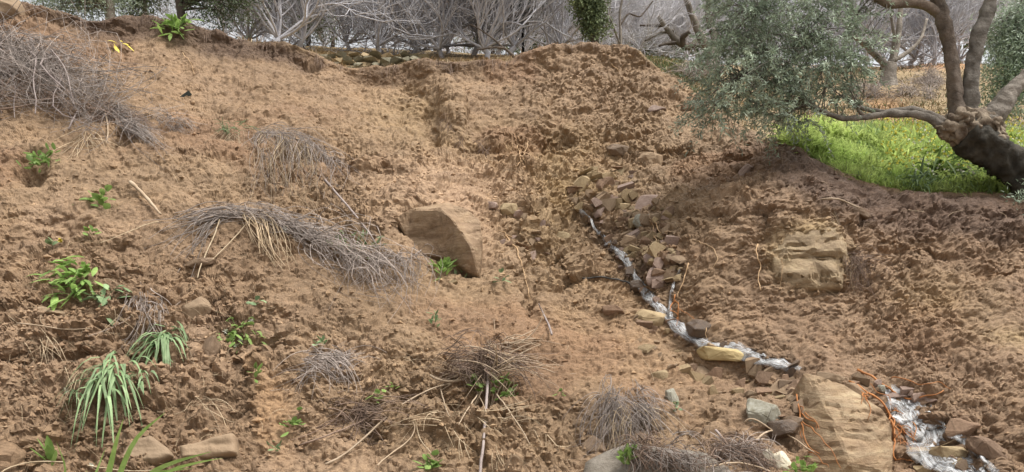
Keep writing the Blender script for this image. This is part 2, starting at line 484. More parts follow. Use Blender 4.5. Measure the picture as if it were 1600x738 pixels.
warp = np.stack([0.75 * (warp[:, 0] * np.cos(th_) + warp[:, 2] * np.sin(th_)), 0.8 * warp[:, 1], 1.25 * (warp[:, 2] * np.cos(th_) - warp[:, 0] * np.sin(th_))], axis=1)
for size, amp, sd in ((0.42, 0.085, 1), (0.19, 0.040, 2), (0.085, 0.034, 3), (0.042, 0.028, 4)):
    f1, f2, cid = worley(warp, size, sd)
    disp += amp * (0.55 - np.minimum(f1, 1.0)) * 1.5 * (0.5 + cid) * crumb
    disp += amp * 0.45 * np.minimum(f2 - f1, 0.30) / 0.30 * crumb + amp * 0.8 * (cid - 0.5) * sstep(0.0, 0.12, f2 - f1) * crumb
disp -= 0.035 * (1 - np.minimum(np.abs(fbm(warp, 0.45, 4, 87)) * 5, 1)) * np.clip(crumb, 0.3, 1)
disp += 0.03 * fbm(warp, 0.10, 3, 88) * crumb
# downhill scoring on the upper scarp
grain = fbm(VP + 0.3 * vnoise(VP, 0.6, 9)[:, None], np.array([0.10, 0.7, 0.7]), 3, 41)
upper = sstep(330, 180, PY) * (PX < 1150)
disp += grain * 0.045 * upper + fbm(VP, 0.25, 4, 55) * 0.035 + fbm(VP, 0.06, 3, 56) * 0.022
# ledges: clay parts in flat flakes on the lower right and on the left
led = np.abs(fbm(warp, np.array([0.5, 0.5, 0.09]), 2, 61))
disp -= 0.025 * sstep(0.22, 0.0, led) * (sstep(900, 1200, PX) * sstep(220, 330, PY) * 0.6 + sstep(450, 200, PX) * sstep(250, 420, PY))
disp *= onslide
disp += (1 - onslide) * fbm(VP, 0.5, 4, 77) * 0.05 * sstep(4.0, 4.8, VP[:, 1]) * (VP[:, 1] < 30)
OUT = NP + np.array([0, -0.30, 0.0]); OUT /= np.linalg.norm(OUT, axis=1, keepdims=True)
VD = VP + OUT * disp[:, None]
# torn lip of topsoil along the upper edge
lip = np.exp(-((VP[:, 1] - eY) / 0.10) ** 2) * (PX < 1010)
VD[:, 1] -= lip * (0.10 + 0.10 * fbm(VP, 0.3, 3, 91)); VD[:, 2] += lip * 0.05 * fbm(VP, 0.22, 3, 92)

# colour of the ground: what kind of earth lies where
def C(r, g, b): return np.array([r, g, b], np.float32)
clay = C(0.255, 0.178, 0.112)
tint = np.tile(clay, (len(VP), 1))
def paint(c, m):
    global tint
    m = np.clip(m, 0, 1)[:, None]
    tint = tint * (1 - m) + c * m
nz = fbm(VP, 1.3, 4, 101); nz2 = fbm(VP, 0.35, 3, 103)
paint(C(0.240, 0.163, 0.103), 0.8 * sstep(330, 120, PY) * sstep(1150, 900, PX))              # lighter upper clay
paint(C(0.232, 0.156, 0.100), 0.75 * sstep(700, 300, PX) * sstep(260, 420, PY))              # browner damp left
paint(C(0.262, 0.178, 0.118), 0.8 * sstep(1050, 1200, PX) * sstep(220, 300, PY))              # greyish right
paint(C(0.33, 0.235, 0.125), 0.55 * (region(640, 180, 70, 50) + region(800, 235, 130, 34) + region(920, 285, 60, 60) + region(860, 320, 40, 90)) * (0.75 + 0.5 * nz2))   # ochre seams
paint(C(0.39, 0.295, 0.165), 0.95 * (0.85 + 0.7 * nz2) * (region(1258, 398, 64, 58, 5) + 0.7 * region(1480, 470, 80, 40) + 0.6 * region(1580, 530, 50, 20)))
paint(C(0.36, 0.25, 0.17), 0.7 * region(690, 290, 130, 50, 3) + 0.6 * region(720, 350, 60, 50, 4))
paint(C(0.36, 0.23, 0.13), 0.8 * region(430, 660, 30, 80, 4, -12))
paint(C(0.34, 0.225, 0.135), 0.7 * region(900, 540, 150, 70))
humus = sstep(0, 26, PY - row_at(EDGE, PX)[0]) * sstep(86, 46, PY - row_at(EDGE, PX)[0] + 14 * nz2) * sstep(1130, 1240, PX)
paint(C(0.105, 0.066, 0.048), np.maximum(0.85 * humus * sstep(1130, 1200, PX), 0.9 * sstep(1185, 1240, PX) * sstep(-8, 4, PY - row_at(EDGE, PX)[0]) * sstep(44, 24, PY - row_at(EDGE, PX)[0] + 14 * nz2)))
paint(C(0.13, 0.085, 0.055), 0.6 * region(1190, 250, 80, 36))
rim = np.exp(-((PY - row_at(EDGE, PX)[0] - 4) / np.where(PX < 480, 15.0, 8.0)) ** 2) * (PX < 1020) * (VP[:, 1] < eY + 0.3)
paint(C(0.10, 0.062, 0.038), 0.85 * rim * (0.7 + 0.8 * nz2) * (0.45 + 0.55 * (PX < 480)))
paint(C(0.15, 0.095, 0.058), 0.7 * region(605, 124, 52, 16, 4) + 0.6 * region(500, 106, 24, 10))                                   # topsoil along the rim
paint(C(0.21, 0.125, 0.075), 0.6 * sstep(0.15, 0.45, nz) )
paint(C(0.34, 0.24, 0.165), 0.5 * sstep(0.12, 0.4, -nz) * sstep(260, 350, PY))
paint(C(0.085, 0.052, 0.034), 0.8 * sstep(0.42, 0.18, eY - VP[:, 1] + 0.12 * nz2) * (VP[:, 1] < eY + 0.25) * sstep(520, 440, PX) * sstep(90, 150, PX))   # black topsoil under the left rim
wet = np.exp(-(line_dist(PX, PY, STREAM) / 17) ** 2) + np.exp(-(line_dist(PX, PY, STREAM_C) / 40) ** 2) + np.exp(-(line_dist(PX, PY, STREAM_B) / 12) ** 2)
paint(C(0.125, 0.083, 0.053), 0.65 * wet * (0.8 + 0.6 * nz2) * (PX > 895))                    # soaked earth along the water
# grown-over ground
beh = 1 - onslide
paint(C(0.27, 0.205, 0.12), beh * (VP[:, 1] > 5) * sstep(0.0, 0.25, VP[:, 1] - eY))
paint(C(0.17, 0.23, 0.06), 0.9 * beh * (VP[:, 1] > eY + 0.1) * sstep(1200, 1250, PX) * sstep(190, 215, PY))
paint(C(0.42, 0.20, 0.09), 0.85 * beh * (VP[:, 1] > RY(11)) * (region(1425, 200, 46, 16) + region(1460, 98, 70, 10) + 0.5 * region(1380, 170, 40, 24)))
paint(C(0.13, 0.11, 0.02), 0.9 * beh * (VP[:, 1] > RY(13)) * region(1042, 100, 48, 11, 4, 14))
paint(C(0.33, 0.23, 0.10), 0.6 * beh * (VP[:, 1] > RY(13)) * region(520, 80, 120, 12))
road_c = sstep(4.6, 4.0, VP[:, 1])
paint(C(0.16, 0.12, 0.09), road_c)
tint *= (1 + 0.12 * fbm(VP, 0.5, 3, 111))[:, None]

grey = tint.mean(axis=1, keepdims=True); tint = (grey + (tint - grey) * 1.03) * np.array([1.015, 0.98, 0.91], np.float32) * 0.93
idx = np.arange(NC * NR).reshape(NC, NR)
quads = np.stack([idx[:-1, :-1], idx[1:, :-1], idx[1:, 1:], idx[:-1, 1:]], axis=-1).reshape(-1, 4)
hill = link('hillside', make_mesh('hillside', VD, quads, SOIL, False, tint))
tag(hill, 'bare brown clay hillside of a fresh landslide', kind='structure')
VALL = VD; PXD, PYD = screen(VD[:, 0], VD[:, 1], VD[:, 2])

# the flat ground the photographer stands on
gv = np.array([[-700, -500, -0.02], [700, -500, -0.02], [700, 2.9, -0.02], [-700, 2.9, -0.02]], float)
ROADM = tinted('packed_gravel', (0.17, 0.14, 0.11), (0.24, 0.21, 0.17), 3.0, 0.9, 0.5, 40, world_pos=True)
road = link('road', make_mesh('road', gv, np.array([[0, 1, 2, 3]]), ROADM, False))
tag(road, 'packed gravel road below the bank', kind='structure')
# ------------------------------------------------------------------ finding places on the hillside
bpy.context.view_layer.update()
ORI = Vector((0, 0, CAMZ)); SURF = []
def pix(px, py):
    """point and normal of the hillside seen at a photo pixel"""
    d = Vector(((px - 800) / F, 1.0, (HOR - py) / F)).normalized()
    ok, loc, nor, _ = hill.ray_cast(ORI, d)
    for ob in SURF:
        k2, l2, n2, _ = ob.ray_cast(ORI, d)
        if k2 and (not ok or (l2 - ORI).length < (loc - ORI).length): ok, loc, nor = True, l2, n2
    if ok and nor.dot(d) > 0: nor = -nor
    if not ok:
        Y = 14.0; loc = Vector(at(px, py, Y)); nor = Vector((0, -0.5, 0.85))
    return np.array(loc), np.array(nor)
def ground(x, y):
    ok, loc, nor, _ = hill.ray_cast(Vector((x, y, 60.0)), Vector((0, 0, -1)))
    return np.array(loc) if ok else np.array([x, y, float(h_at(x, y))])
def pick(mask, n, wgt=None):
    """n random spots of the hillside where mask holds: indices of its vertices"""
    i = np.nonzero(mask)[0]
    if wgt is not None:
        p = wgt[i]; p = p / p.sum()
        return RNG.choice(i, n, p=p)
    return RNG.choice(i, n)
INVIEW = (PXD > -120) & (PXD < 1760) & (PYD < 790) & (PYD > -20)

# ------------------------------------------------------------------ materials for the rest
M = {}
M['stone_brown'] = tinted('brown_sandstone', (0.17, 0.105, 0.066), (0.28, 0.185, 0.118), 5, 0.8, 0.6, 30, spec=0.4)
M['stone_ochre'] = tinted('ochre_sandstone', (0.28, 0.205, 0.115), (0.40, 0.31, 0.185), 5, 0.8, 0.5, 30)
M['stone_yellow'] = tinted('yellow_sandstone', (0.40, 0.30, 0.14), (0.52, 0.41, 0.22), 6, 0.8, 0.5, 30)
M['stone_pink'] = tinted('pinkish_grey_stone', (0.24, 0.165, 0.13), (0.35, 0.26, 0.21), 5, 0.7, 0.5, 30)
M['stone_grey'] = tinted('grey_green_stone', (0.24, 0.22, 0.16), (0.38, 0.37, 0.31), 6, 0.75, 0.5, 30)
M['stone_white'] = tinted('cream_limestone', (0.55, 0.47, 0.33), (0.74, 0.68, 0.55), 8, 0.8, 0.4, 30)
M['stone_dark'] = tinted('wet_dark_stone', (0.075, 0.048, 0.03), (0.13, 0.085, 0.052), 6, 0.35, 0.5, 30, spec=0.6)
def slab_material(name, dark, mid, light):
    m, nt, b = new_mat(name)
    g = nt.nodes.new('ShaderNodeNewGeometry')
    mp = nt.nodes.new('ShaderNodeMapping'); mp.inputs['Rotation'].default_value = (0, 0.7, 0); mp.inputs['Scale'].default_value = (1.0, 1.0, 6.0)
    nt.links.new(g.outputs['Position'], mp.inputs['Vector'])
    n = noise_node(nt, 3.0, 7, 0.7, mp.outputs['Vector'], 0.5); n2 = noise_node(nt, 5.0, 6, 0.7, g.outputs['Position'])
    r1 = ramp(nt, [(0.30, dark), (0.50, mid), (0.68, light)]); nt.links.new(n.outputs['Fac'], r1.inputs['Fac'])
    r2 = ramp(nt, [(0.3, (0.6, 0.56, 0.52)), (0.5, (1, 1, 1)), (0.7, (1.2, 1.2, 1.15))]); nt.links.new(n2.outputs['Fac'], r2.inputs['Fac'])
    nt.links.new(mix(nt, r1.outputs['Color'], r2.outputs['Color'], 1.0, 'MULTIPLY'), b.inputs['Base Color'])
    b.inputs['Roughness'].default_value = 0.7; b.inputs['Specular IOR Level'].default_value = 0.4
    n3 = noise_node(nt, 22, 8, 0.75, g.outputs['Position'], 0.3)
    ad = nt.nodes.new('ShaderNodeMath'); ad.operation = 'ADD'; nt.links.new(n.outputs['Fac'], ad.inputs[0]); nt.links.new(n3.outputs['Fac'], ad.inputs[1])
    bp = nt.nodes.new('ShaderNodeBump'); bp.inputs['Strength'].default_value = 0.9; bp.inputs['Distance'].default_value = 0.02
    nt.links.new(ad.outputs[0], bp.inputs['Height']); nt.links.new(bp.outputs[0], b.inputs['Normal'])
    return m
M['clay_face'] = slab_material('broken_clay_face', (0.17, 0.105, 0.058), (0.27, 0.18, 0.105), (0.35, 0.25, 0.155))
M['ochre_face'] = slab_material('broken_ochre_face', (0.20, 0.14, 0.08), (0.285, 0.205, 0.12), (0.35, 0.265, 0.16))
M['slab'] = slab_material('banded_clay_slab', (0.19, 0.115, 0.06), (0.31, 0.215, 0.125), (0.40, 0.305, 0.19))
M['clay'] = tinted('smooth_clay', (0.23, 0.16, 0.10), (0.31, 0.225, 0.145), 4, 0.8, 0.5, 26)
M['clay_dark'] = tinted('damp_clay', (0.155, 0.105, 0.065), (0.23, 0.16, 0.105), 4, 0.6, 0.5, 26)
M['ochre_clay'] = tinted('ochre_clay', (0.27, 0.195, 0.11), (0.37, 0.28, 0.165), 4, 0.85, 0.6, 26)
M['wall_stone'] = tinted('lichen_wall_stone', (0.14, 0.125, 0.08), (0.30, 0.275, 0.20), 9, 0.85, 0.5, 40)
M['concrete'] = tinted('weathered_concrete', (0.13, 0.11, 0.085), (0.27, 0.24, 0.20), 7, 0.9, 0.7, 40)
M['brush'] = tinted('dead_grey_brush', (0.17, 0.14, 0.12), (0.42, 0.36, 0.32), 12, 0.85, attr=True, world_pos=True)
M['straw'] = tinted('dry_straw', (0.36, 0.27, 0.17), (0.52, 0.42, 0.29), 12, 0.8, attr=True, world_pos=True)
M['twig'] = tinted('brown_twig', (0.12, 0.08, 0.06), (0.25, 0.18, 0.135), 12, 0.8, attr=True, world_pos=True)
M['stick'] = tinted('pale_stick', (0.30, 0.22, 0.145), (0.42, 0.33, 0.235), 10, 0.8, world_pos=True)
M['stick_grey'] = tinted('grey_stick', (0.20, 0.16, 0.145), (0.33, 0.28, 0.26), 10, 0.8, world_pos=True)
M['root'] = tinted('orange_root', (0.30, 0.115, 0.035), (0.50, 0.215, 0.075), 14, 0.6, world_pos=True)
M['root_pale'] = tinted('pale_root', (0.40, 0.26, 0.14), (0.55, 0.38, 0.22), 14, 0.7, world_pos=True)
M['hose'] = tinted('dark_hose', (0.03, 0.028, 0.026), (0.06, 0.055, 0.05), 10, 0.5, world_pos=True)
M['green'] = tinted('fresh_green_leaf', (0.15, 0.25, 0.06), (0.27, 0.38, 0.12), 14, 0.55, attr=True, world_pos=True, translucent=0.4)
M['sage'] = tinted('blue_green_leaf', (0.13, 0.21, 0.09), (0.27, 0.36, 0.19), 14, 0.6, attr=True, world_pos=True, translucent=0.2)
M['meadow'] = tinted('meadow_grass', (0.26, 0.38, 0.09), (0.52, 0.60, 0.22), 2.2, 0.6, attr=True, world_pos=True, translucent=0.5)
M['flower'] = tinted('yellow_flower', (0.62, 0.55, 0.06), (0.75, 0.68, 0.14), 20, 0.7, world_pos=True)
M['flower_white'] = tinted('white_flower', (0.62, 0.62, 0.5), (0.78, 0.78, 0.7), 20, 0.7, world_pos=True)
M['olive'] = tinted('olive_leaf', (0.20, 0.26, 0.175), (0.48, 0.56, 0.43), 2.5, 0.5, attr=True, world_pos=True, spec=0.5, translucent=0.3)
M['olive_dark'] = tinted('dark_olive_leaf', (0.05, 0.075, 0.035), (0.13, 0.165, 0.085), 2.5, 0.55, attr=True, world_pos=True, translucent=0.15)
M['evergreen'] = tinted('evergreen_leaf', (0.075, 0.105, 0.05), (0.19, 0.225, 0.11), 1.5, 0.6, attr=True, world_pos=True, translucent=0.2)
M['fig'] = tinted('silver_fig_bark', (0.38, 0.375, 0.40), (0.66, 0.655, 0.69), 8, 0.8, attr=True)
M['bark_dark'] = tinted('dark_bark', (0.045, 0.035, 0.028), (0.12, 0.095, 0.075), 14, 0.85, 0.8, 40)
M['bark_grey'] = tinted('grey_olive_bark', (0.10, 0.085, 0.068), (0.29, 0.255, 0.215), 9, 0.85, 1.0, 26)
M['bark_brown'] = tinted('brown_olive_bark', (0.095, 0.072, 0.055), (0.25, 0.195, 0.15), 7, 0.85, 1.0, 26)
M['bark_black'] = tinted('shaded_mossy_bark', (0.022, 0.019, 0.014), (0.075, 0.064, 0.046), 9, 0.8, 1.0, 26)  # grey-black mossy trunk, with its shade put into the bark colour
M['bark_knot'] = tinted('pale_knotted_bark', (0.09, 0.06, 0.04), (0.36, 0.29, 0.21), 11, 0.85, 1.0, 26)
M['rag'] = tinted('dark_plastic', (0.03, 0.045, 0.045), (0.09, 0.11, 0.105), 20, 0.4)
M['yellow'] = tinted('yellow_leaf', (0.50, 0.40, 0.05), (0.66, 0.56, 0.12), 20, 0.6)
def water_material():
    m, nt, b = new_mat('running_water')
    a = nt.nodes.new('ShaderNodeAttribute'); a.attribute_name = 'flow'
    mp = nt.nodes.new('ShaderNodeMapping'); mp.inputs['Scale'].default_value = (7.0, 30.0, 1.0)
    nt.links.new(a.outputs['Vector'], mp.inputs['Vector'])
    n = noise_node(nt, 1.0, 6, 0.7, mp.outputs['Vector'], 1.2)
    r = ramp(nt, [(0.36, (0, 0, 0)), (0.52, (0.5, 0.5, 0.5)), (0.66, (1, 1, 1))]); nt.links.new(n.outputs['Fac'], r.inputs['Fac'])
    b.inputs['Base Color'].default_value = (0.70, 0.71, 0.71, 1)
    b.inputs['Roughness'].default_value = 0.5
    gl = nt.nodes.new('ShaderNodeBsdfGlossy'); gl.inputs['Roughness'].default_value = 0.32
    tr = nt.nodes.new('ShaderNodeBsdfTransparent'); tr.inputs['Color'].default_value = (0.92, 0.89, 0.85, 1)
    fr = nt.nodes.new('ShaderNodeFresnel'); fr.inputs['IOR'].default_value = 1.33
    clear = nt.nodes.new('ShaderNodeMixShader'); nt.links.new(fr.outputs[0], clear.inputs[0])
    nt.links.new(tr.outputs[0], clear.inputs[1]); nt.links.new(gl.outputs[0], clear.inputs[2])
    # thin ragged margins: the flow attribute's third value is 0 at the edge of the run and 1 in its middle
    sx = nt.nodes.new('ShaderNodeSeparateXYZ'); nt.links.new(a.outputs['Vector'], sx.inputs[0])
    ed = nt.nodes.new('ShaderNodeMath'); ed.operation = 'MULTIPLY_ADD'; ed.use_clamp = True
    ed.inputs[1].default_value = 1.6; ed.inputs[2].default_value = 0.1
    nt.links.new(sx.outputs[2], ed.inputs[0])
    nb = noise_node(nt, 9.0, 4, 0.7, a.outputs['Vector'])          # the run breaks into white and clear reaches
    mb = nt.nodes.new('ShaderNodeMapRange'); mb.inputs[1].default_value = 0.35; mb.inputs[2].default_value = 0.6; mb.inputs[3].default_value = 0.35
    nt.links.new(nb.outputs['Fac'], mb.inputs[0])
    f0 = nt.nodes.new('ShaderNodeMath'); f0.operation = 'MULTIPLY'; nt.links.new(ed.outputs[0], f0.inputs[0]); nt.links.new(mb.outputs[0], f0.inputs[1])
    fm = nt.nodes.new('ShaderNodeMath'); fm.operation = 'MULTIPLY'
    nt.links.new(f0.outputs[0], fm.inputs[0]); nt.links.new(r.outputs['Color'], fm.inputs[1])
    ms = nt.nodes.new('ShaderNodeMixShader'); nt.links.new(fm.outputs[0], ms.inputs[0])
    nt.links.new(clear.outputs[0], ms.inputs[1]); nt.links.new(b.outputs[0], ms.inputs[2])
    bp = nt.nodes.new('ShaderNodeBump'); bp.inputs['Strength'].default_value = 0.5; bp.inputs['Distance'].default_value = 0.015
    nt.links.new(n.outputs['Fac'], bp.inputs['Height'])
    for s in (b.inputs['Normal'], gl.inputs['Normal']): nt.links.new(bp.outputs[0], s)
    nt.links.new(ms.outputs[0], nt.nodes['Material Output'].inputs['Surface'])
    return m
M['water'] = water_material()

# ------------------------------------------------------------------ running water
def water_run(pts, widths, seed):
    n = 90
    line = smooth_line(np.array([[x, y] for x, y in pts], float), n)
    wpx = np.interp(np.linspace(0, 1, n), np.linspace(0, 1, len(widths)), widths)
    Pc = np.array([pix(x, y)[0] for x, y in line])
    for _ in range(1): Pc[1:-1] = 0.25 * Pc[:-2] + 0.5 * Pc[1:-1] + 0.25 * Pc[2:]
    T = unit(np.gradient(Pc, axis=0)); S = unit(np.cross(T, np.array([0, -0.6, 0.8])))
    k = 9; rows = []; flow = []
    s = np.r_[0, np.cumsum(np.linalg.norm(np.diff(Pc, axis=0), axis=1))]
    for j in range(k):
        c = (j / (k - 1) - 0.5) * 2
        wm = wpx / F * Pc[:, 1] * 0.5 * (1 + 0.25 * np.sin(s * 9 + seed) + 0.2 * np.sin(s * 23 + j))
        Q = Pc + S * (c * wm + wm * 0.35 * vnoise(Pc, 0.14, seed + 40))[:, None]
        Q[:, 2] = 0.75 * Q[:, 2] + 0.25 * np.array([ground(x_, y_)[2] for x_, y_ in Q[:, :2]])
        lift = 0.014 + 0.012 * (1 - c * c) + 0.02 * fbm(Q, 0.06, 2, seed) + 0.015 * fbm(Q, 0.2, 2, seed + 3)
        Q = Q + np.array([0, -0.55, 0.83]) * lift[:, None]
        rows.append(Q); flow.append(np.stack([s, c * wm, 0 * s + 1 - abs(c)], axis=1))
    Vv = np.stack(rows, axis=1).reshape(-1, 3); fl = np.stack(flow, axis=1).reshape(-1, 3)
    i = np.arange(n * k).reshape(n, k)
    q = np.stack([i[:-1, :-1], i[:-1, 1:], i[1:, 1:], i[1:, :-1]], axis=-1).reshape(-1, 4)
    return Vv, q, fl
runs = [water_run(STREAM, [2, 7, 11, 12, 14, 19, 21, 19, 20, 21, 20, 16], 1), water_run(STREAM_B, [4, 8, 7], 2),
        water_run([(1385, 622), (1420, 640), (1442, 672), (1455, 700), (1475, 722), (1540, 748)], [46, 66, 62, 84, 96, 84], 3),
        water_run([(1460, 660), (1500, 688), (1530, 715), (1560, 742)], [6, 14, 16, 18], 5)]
vv, ff = merge([(r[0], r[1]) for r in runs])
stream = link('stream', make_mesh('stream', vv, ff, M['water'], True, vec=np.concatenate([r[2] for r in runs])))
tag(stream, 'narrow white stream tumbling down the gully', kind='structure')

# ------------------------------------------------------------------ rocks
def rock_mesh(name, seed, npts=22, flat=0.7, detail=0):
    r = random.Random(seed); bm = bmesh.new()
    for _ in range(npts):
        v = Vector((r.gauss(0, 1), r.gauss(0, 1), r.gauss(0, 1))).normalized() * r.uniform(0.82, 1.0)
        v = Vector((max(-0.78, min(0.78, v.x)), max(-0.74, min(0.74, v.y)), max(-0.7, min(0.7, v.z))))
        bm.verts.new(v)
    res = bmesh.ops.convex_hull(bm, input=bm.verts)
    bmesh.ops.delete(bm, geom=[g for g in res['geom_interior'] if isinstance(g, bmesh.types.BMVert)], context='VERTS')
    bmesh.ops.delete(bm, geom=[v for v in bm.verts if not v.link_faces], context='VERTS')
    if detail:
        bmesh.ops.bevel(bm, geom=list(bm.edges), offset=0.05, segments=1, affect='EDGES', profile=0.6)
        bmesh.ops.triangulate(bm, faces=list(bm.faces))
        bmesh.ops.subdivide_edges(bm, edges=list(bm.edges), cuts=detail, use_grid_fill=True)
        bm.verts.ensure_lookup_table()
        P = np.array([v.co[:] for v in bm.verts])
        N = unit(P)
        dd = 0.075 * fbm(P + seed, 0.5, 4, seed) - 0.03 * sstep(0.12, 0, np.abs(fbm(P + seed, np.array([0.8, 0.8, 0.2]), 2, seed + 5)))
        for v, n_, d_ in zip(bm.verts, N, dd): v.co += Vector(n_) * float(d_)
    bmesh.ops.recalc_face_normals(bm, faces=list(bm.faces))
    me = bpy.data.meshes.new(name); bm.to_mesh(me); bm.free()
    me.polygons.foreach_set('use_smooth', np.full(len(me.polygons), False))
    return me
SMALL = [rock_mesh('angular_stone', 100 + k, 10) for k in range(8)]
BIG = [rock_mesh('boulder', 300 + k, 20, detail=2) for k in range(7)]
def with_mat(me, mat, cache={}):
    k = (me.name, mat.name)
    if k not in cache:
        c = me.copy(); c.materials.clear(); c.materials.append(mat); cache[k] = c
    return cache[k]
def place_rock(name, px, py, w, h, mat, rot=0.0, sink=0.12, lib=None, seed=None, depth=0.8):
    """w, h: size in photo pixels as it looks; depth relative to the mean of both"""
    seed = seed if seed is not None else int(px * 7 + py * 13)
    r = random.Random(seed); lib = lib or BIG
    p, n = pix(px, py)
    s = p[1] / F
    o = link(name, with_mat(lib[seed % len(lib)], M[mat]))
    W, Hh = w * s / 1.45, h * s / 1.35
    D = depth * (w + h) * 0.5 * s / 1.45
    o.scale = (W, D, Hh)
    o.rotation_euler = (r.uniform(-0.15, 0.15), -math.radians(rot), r.uniform(-0.2, 0.2))
    q = p - n * sink * (D + Hh) * 0.5
    o.location = q
    return o
BOULDERS = [
    (1025, 171, 28, 13, 'stone_pink', 0, 'flat pinkish stone lying alone high on the slide near olive leaves'),
    (1077, 169, 24, 18, 'stone_brown', 10, 'square brown stone at the slide margin touching the olive leaves'),
    (1161, 271, 17, 34, 'stone_pink', -32, 'long narrow stone standing tilted in the dark topsoil'),
    (1152, 261, 14, 14, 'stone_brown', 0, 'small round stone left of the tilted narrow stone'),
    (1188, 262, 13, 13, 'stone_brown', 0, 'small brown stone right of the tilted narrow stone'),
    (1017, 318, 60, 34, 'stone_pink', 14, 'broad smooth pinkish slab above the head of the stream'),
    (1003, 348, 30, 26, 'stone_grey', 0, 'grey ochre stone tucked under the broad pinkish slab'),
    (878, 371, 26, 18, 'stone_ochre', 0, 'ochre cube of stone left of the stream head'),
    (1026, 430, 40, 30, 'stone_pink', 4, 'rounded pinkish grey stone between two threads of the stream'),
    (1022, 502, 62, 34, 'stone_ochre', -12, 'pale ochre wedge stone on the left bank of the stream'),
    (1127, 553, 74, 24, 'stone_yellow', -5, 'bright yellow flat block just below the stream'),
    (1097, 515, 50, 28, 'stone_dark', -14, 'dark wet stone overhanging the stream bend'),
    (997, 449, 26, 20, 'stone_dark', 0, 'dark stone at the end of the black hose'),
    (958, 484, 34, 16, 'stone_brown', 0, 'brown flat stone left of the pale wedge stone'),
    (1194, 646, 60, 50, 'stone_grey', -28, 'grey green stone with pale patches beside the great slab'),
    (1221, 672, 50, 30, 'stone_dark', 10, 'dark damp stone under the grey green stone'),
    (1503, 668, 50, 32, 'stone_brown', 8, 'brown angular boulder on the right of the cascade'),
    (1548, 706, 80, 30, 'stone_brown', -24, 'long brown boulder lying down the right side of cascade'),
    (1484, 707, 56, 26, 'stone_ochre', -4, 'ochre stone parting the foot of the cascade'),
    (1396, 619, 44, 14, 'stone_pink', -4, 'flat grey stone at the lip of the cascade'),
    (1452, 626, 22, 12, 'stone_pink', 0, 'small stone at the right end of the cascade lip'),
    (1378, 607, 13, 12, 'stone_grey', 0, 'small pale green pebble above the cascade lip'),
    (302, 487, 36, 44, 'clay', -40, 'upright brown clay block beside the fallen brush stems'),
    (331, 541, 24, 56, 'clay_dark', -12, 'tall damp clay block left of the white flowered weed'),
    (927, 696, 36, 32, 'clay_dark', -20, 'squared brown block left of the dead grass tuft'),
    (966, 701, 24, 15, 'stone_ochre', 18, 'small orange stone at the foot of the dead grass tuft'),
    (1026, 666, 22, 22, 'clay', 0, 'rounded reddish clod right of the dead grass tuft'),
    (1029, 588, 28, 20, 'stone_ochre', 14, 'tilted ochre flake in the rubble below the wedge stone'),
    (1050, 621, 18, 30, 'stone_grey', 20, 'grey striped stone standing in a small hollow'),
    (1300, 590, 46, 24, 'clay', -12, 'clay lump above the top of the great slab'),
    (1226, 612, 54, 36, 'clay', -10, 'rounded clay lump left of the great slab top'),
    (1338, 608, 40, 18, 'clay', -16, 'flat clay lump right of the great slab top'),
    (793, 326, 28, 18, 'stone_ochre', 0, 'pale stone in the rubble right of the smooth swell'),
    (768, 322, 20, 14, 'stone_pink', 0, 'pinkish stone in the rubble right of the smooth swell'),
    (1018, 250, 40, 26, 'clay', -10, 'large clay lump at the upper edge of the rubble'),
    (966, 235, 36, 18, 'clay_dark', -10, 'dark clay flake above the rubble'),
    (905, 660, 18, 16, 'clay', 0, 'small clay lump above the squared brown block'),
    (316, 408, 40, 16, 'clay_dark', 10, 'dark clay shelf below the fallen brush stems'),
    (70, 486, 60, 18, 'clay', -6, 'flat clay shelf below the big leafy plant'),
    (1420, 262, 10, 8, 'stone_grey', 0, 'small grey stone in the green meadow edge'),
    (1334, 329, 50, 16, 'clay_dark', -22, 'tilted clay plate under the dark topsoil'),
]
for b in BOULDERS:
    px, py, w_, h_, mat, rot, lab = b
    tag(place_rock('clay_lump' if 'clay' in mat else 'stone', px, py, w_, h_, mat, rot), lab, 'clay lump' if 'clay' in mat else 'stone')
# two pieces of the split cream stone
for (px, py, w_, h_, rot, lab) in ((1206, 722, 20, 40, 20, 'cream white stone half lying left beside the green sprout'), (1221, 725, 26, 34, 30, 'cream white stone half leaning against its twin')):
    tag(place_rock('stone', px, py, w_, h_, 'stone_white', rot, sink=0.0), lab, 'stone')

# rubble in the gully: every stone that can be told apart is a stone
def scatter_stones(poly, n, smin, smax, mats, label, group, seed):
    r = random.Random(seed); k = 0; spots = []
    xs = [p[0] for p in poly]; ys = [p[1] for p in poly]
    while k < n:
        x, y = r.uniform(min(xs), max(xs)), r.uniform(min(ys), max(ys))
        ins = False
        for (x0, y0), (x1, y1) in zip(poly, poly[1:] + poly[:1]):
            if (y0 > y) != (y1 > y) and x < (x1 - x0) * (y - y0) / (y1 - y0) + x0: ins = not ins
        if not ins: continue
        s = (smin + (smax - smin) * r.random() ** 2.0) * 1.15
        o = place_rock('rubble_stone', x, y, s, s * r.uniform(0.5, 0.95), r.choice(mats), r.uniform(-35, 35), -0.12, SMALL, r.randrange(9999))
        tag(o, label, 'stone', group); k += 1
scatter_stones([(880, 300), (930, 262), (985, 262), (1020, 300), (1050, 340), (1070, 420), (1040, 470), (1010, 440), (975, 390), (920, 345)], 190, 8, 26,
               ['stone_ochre', 'clay', 'stone_pink', 'stone_brown', 'ochre_clay', 'clay', 'stone_brown'], 'small angular stone in the rubble along the stream head', 'rubble stones along the stream head', 1)
scatter_stones([(985, 470), (1050, 520), (1150, 565), (1250, 590), (1245, 640), (1180, 625), (1090, 610), (1000, 560)], 46, 9, 30,
               ['clay', 'clay', 'stone_brown', 'ochre_clay'], 'earthy stone in the rubble below the stream bend', 'rubble stones below the stream bend', 2)
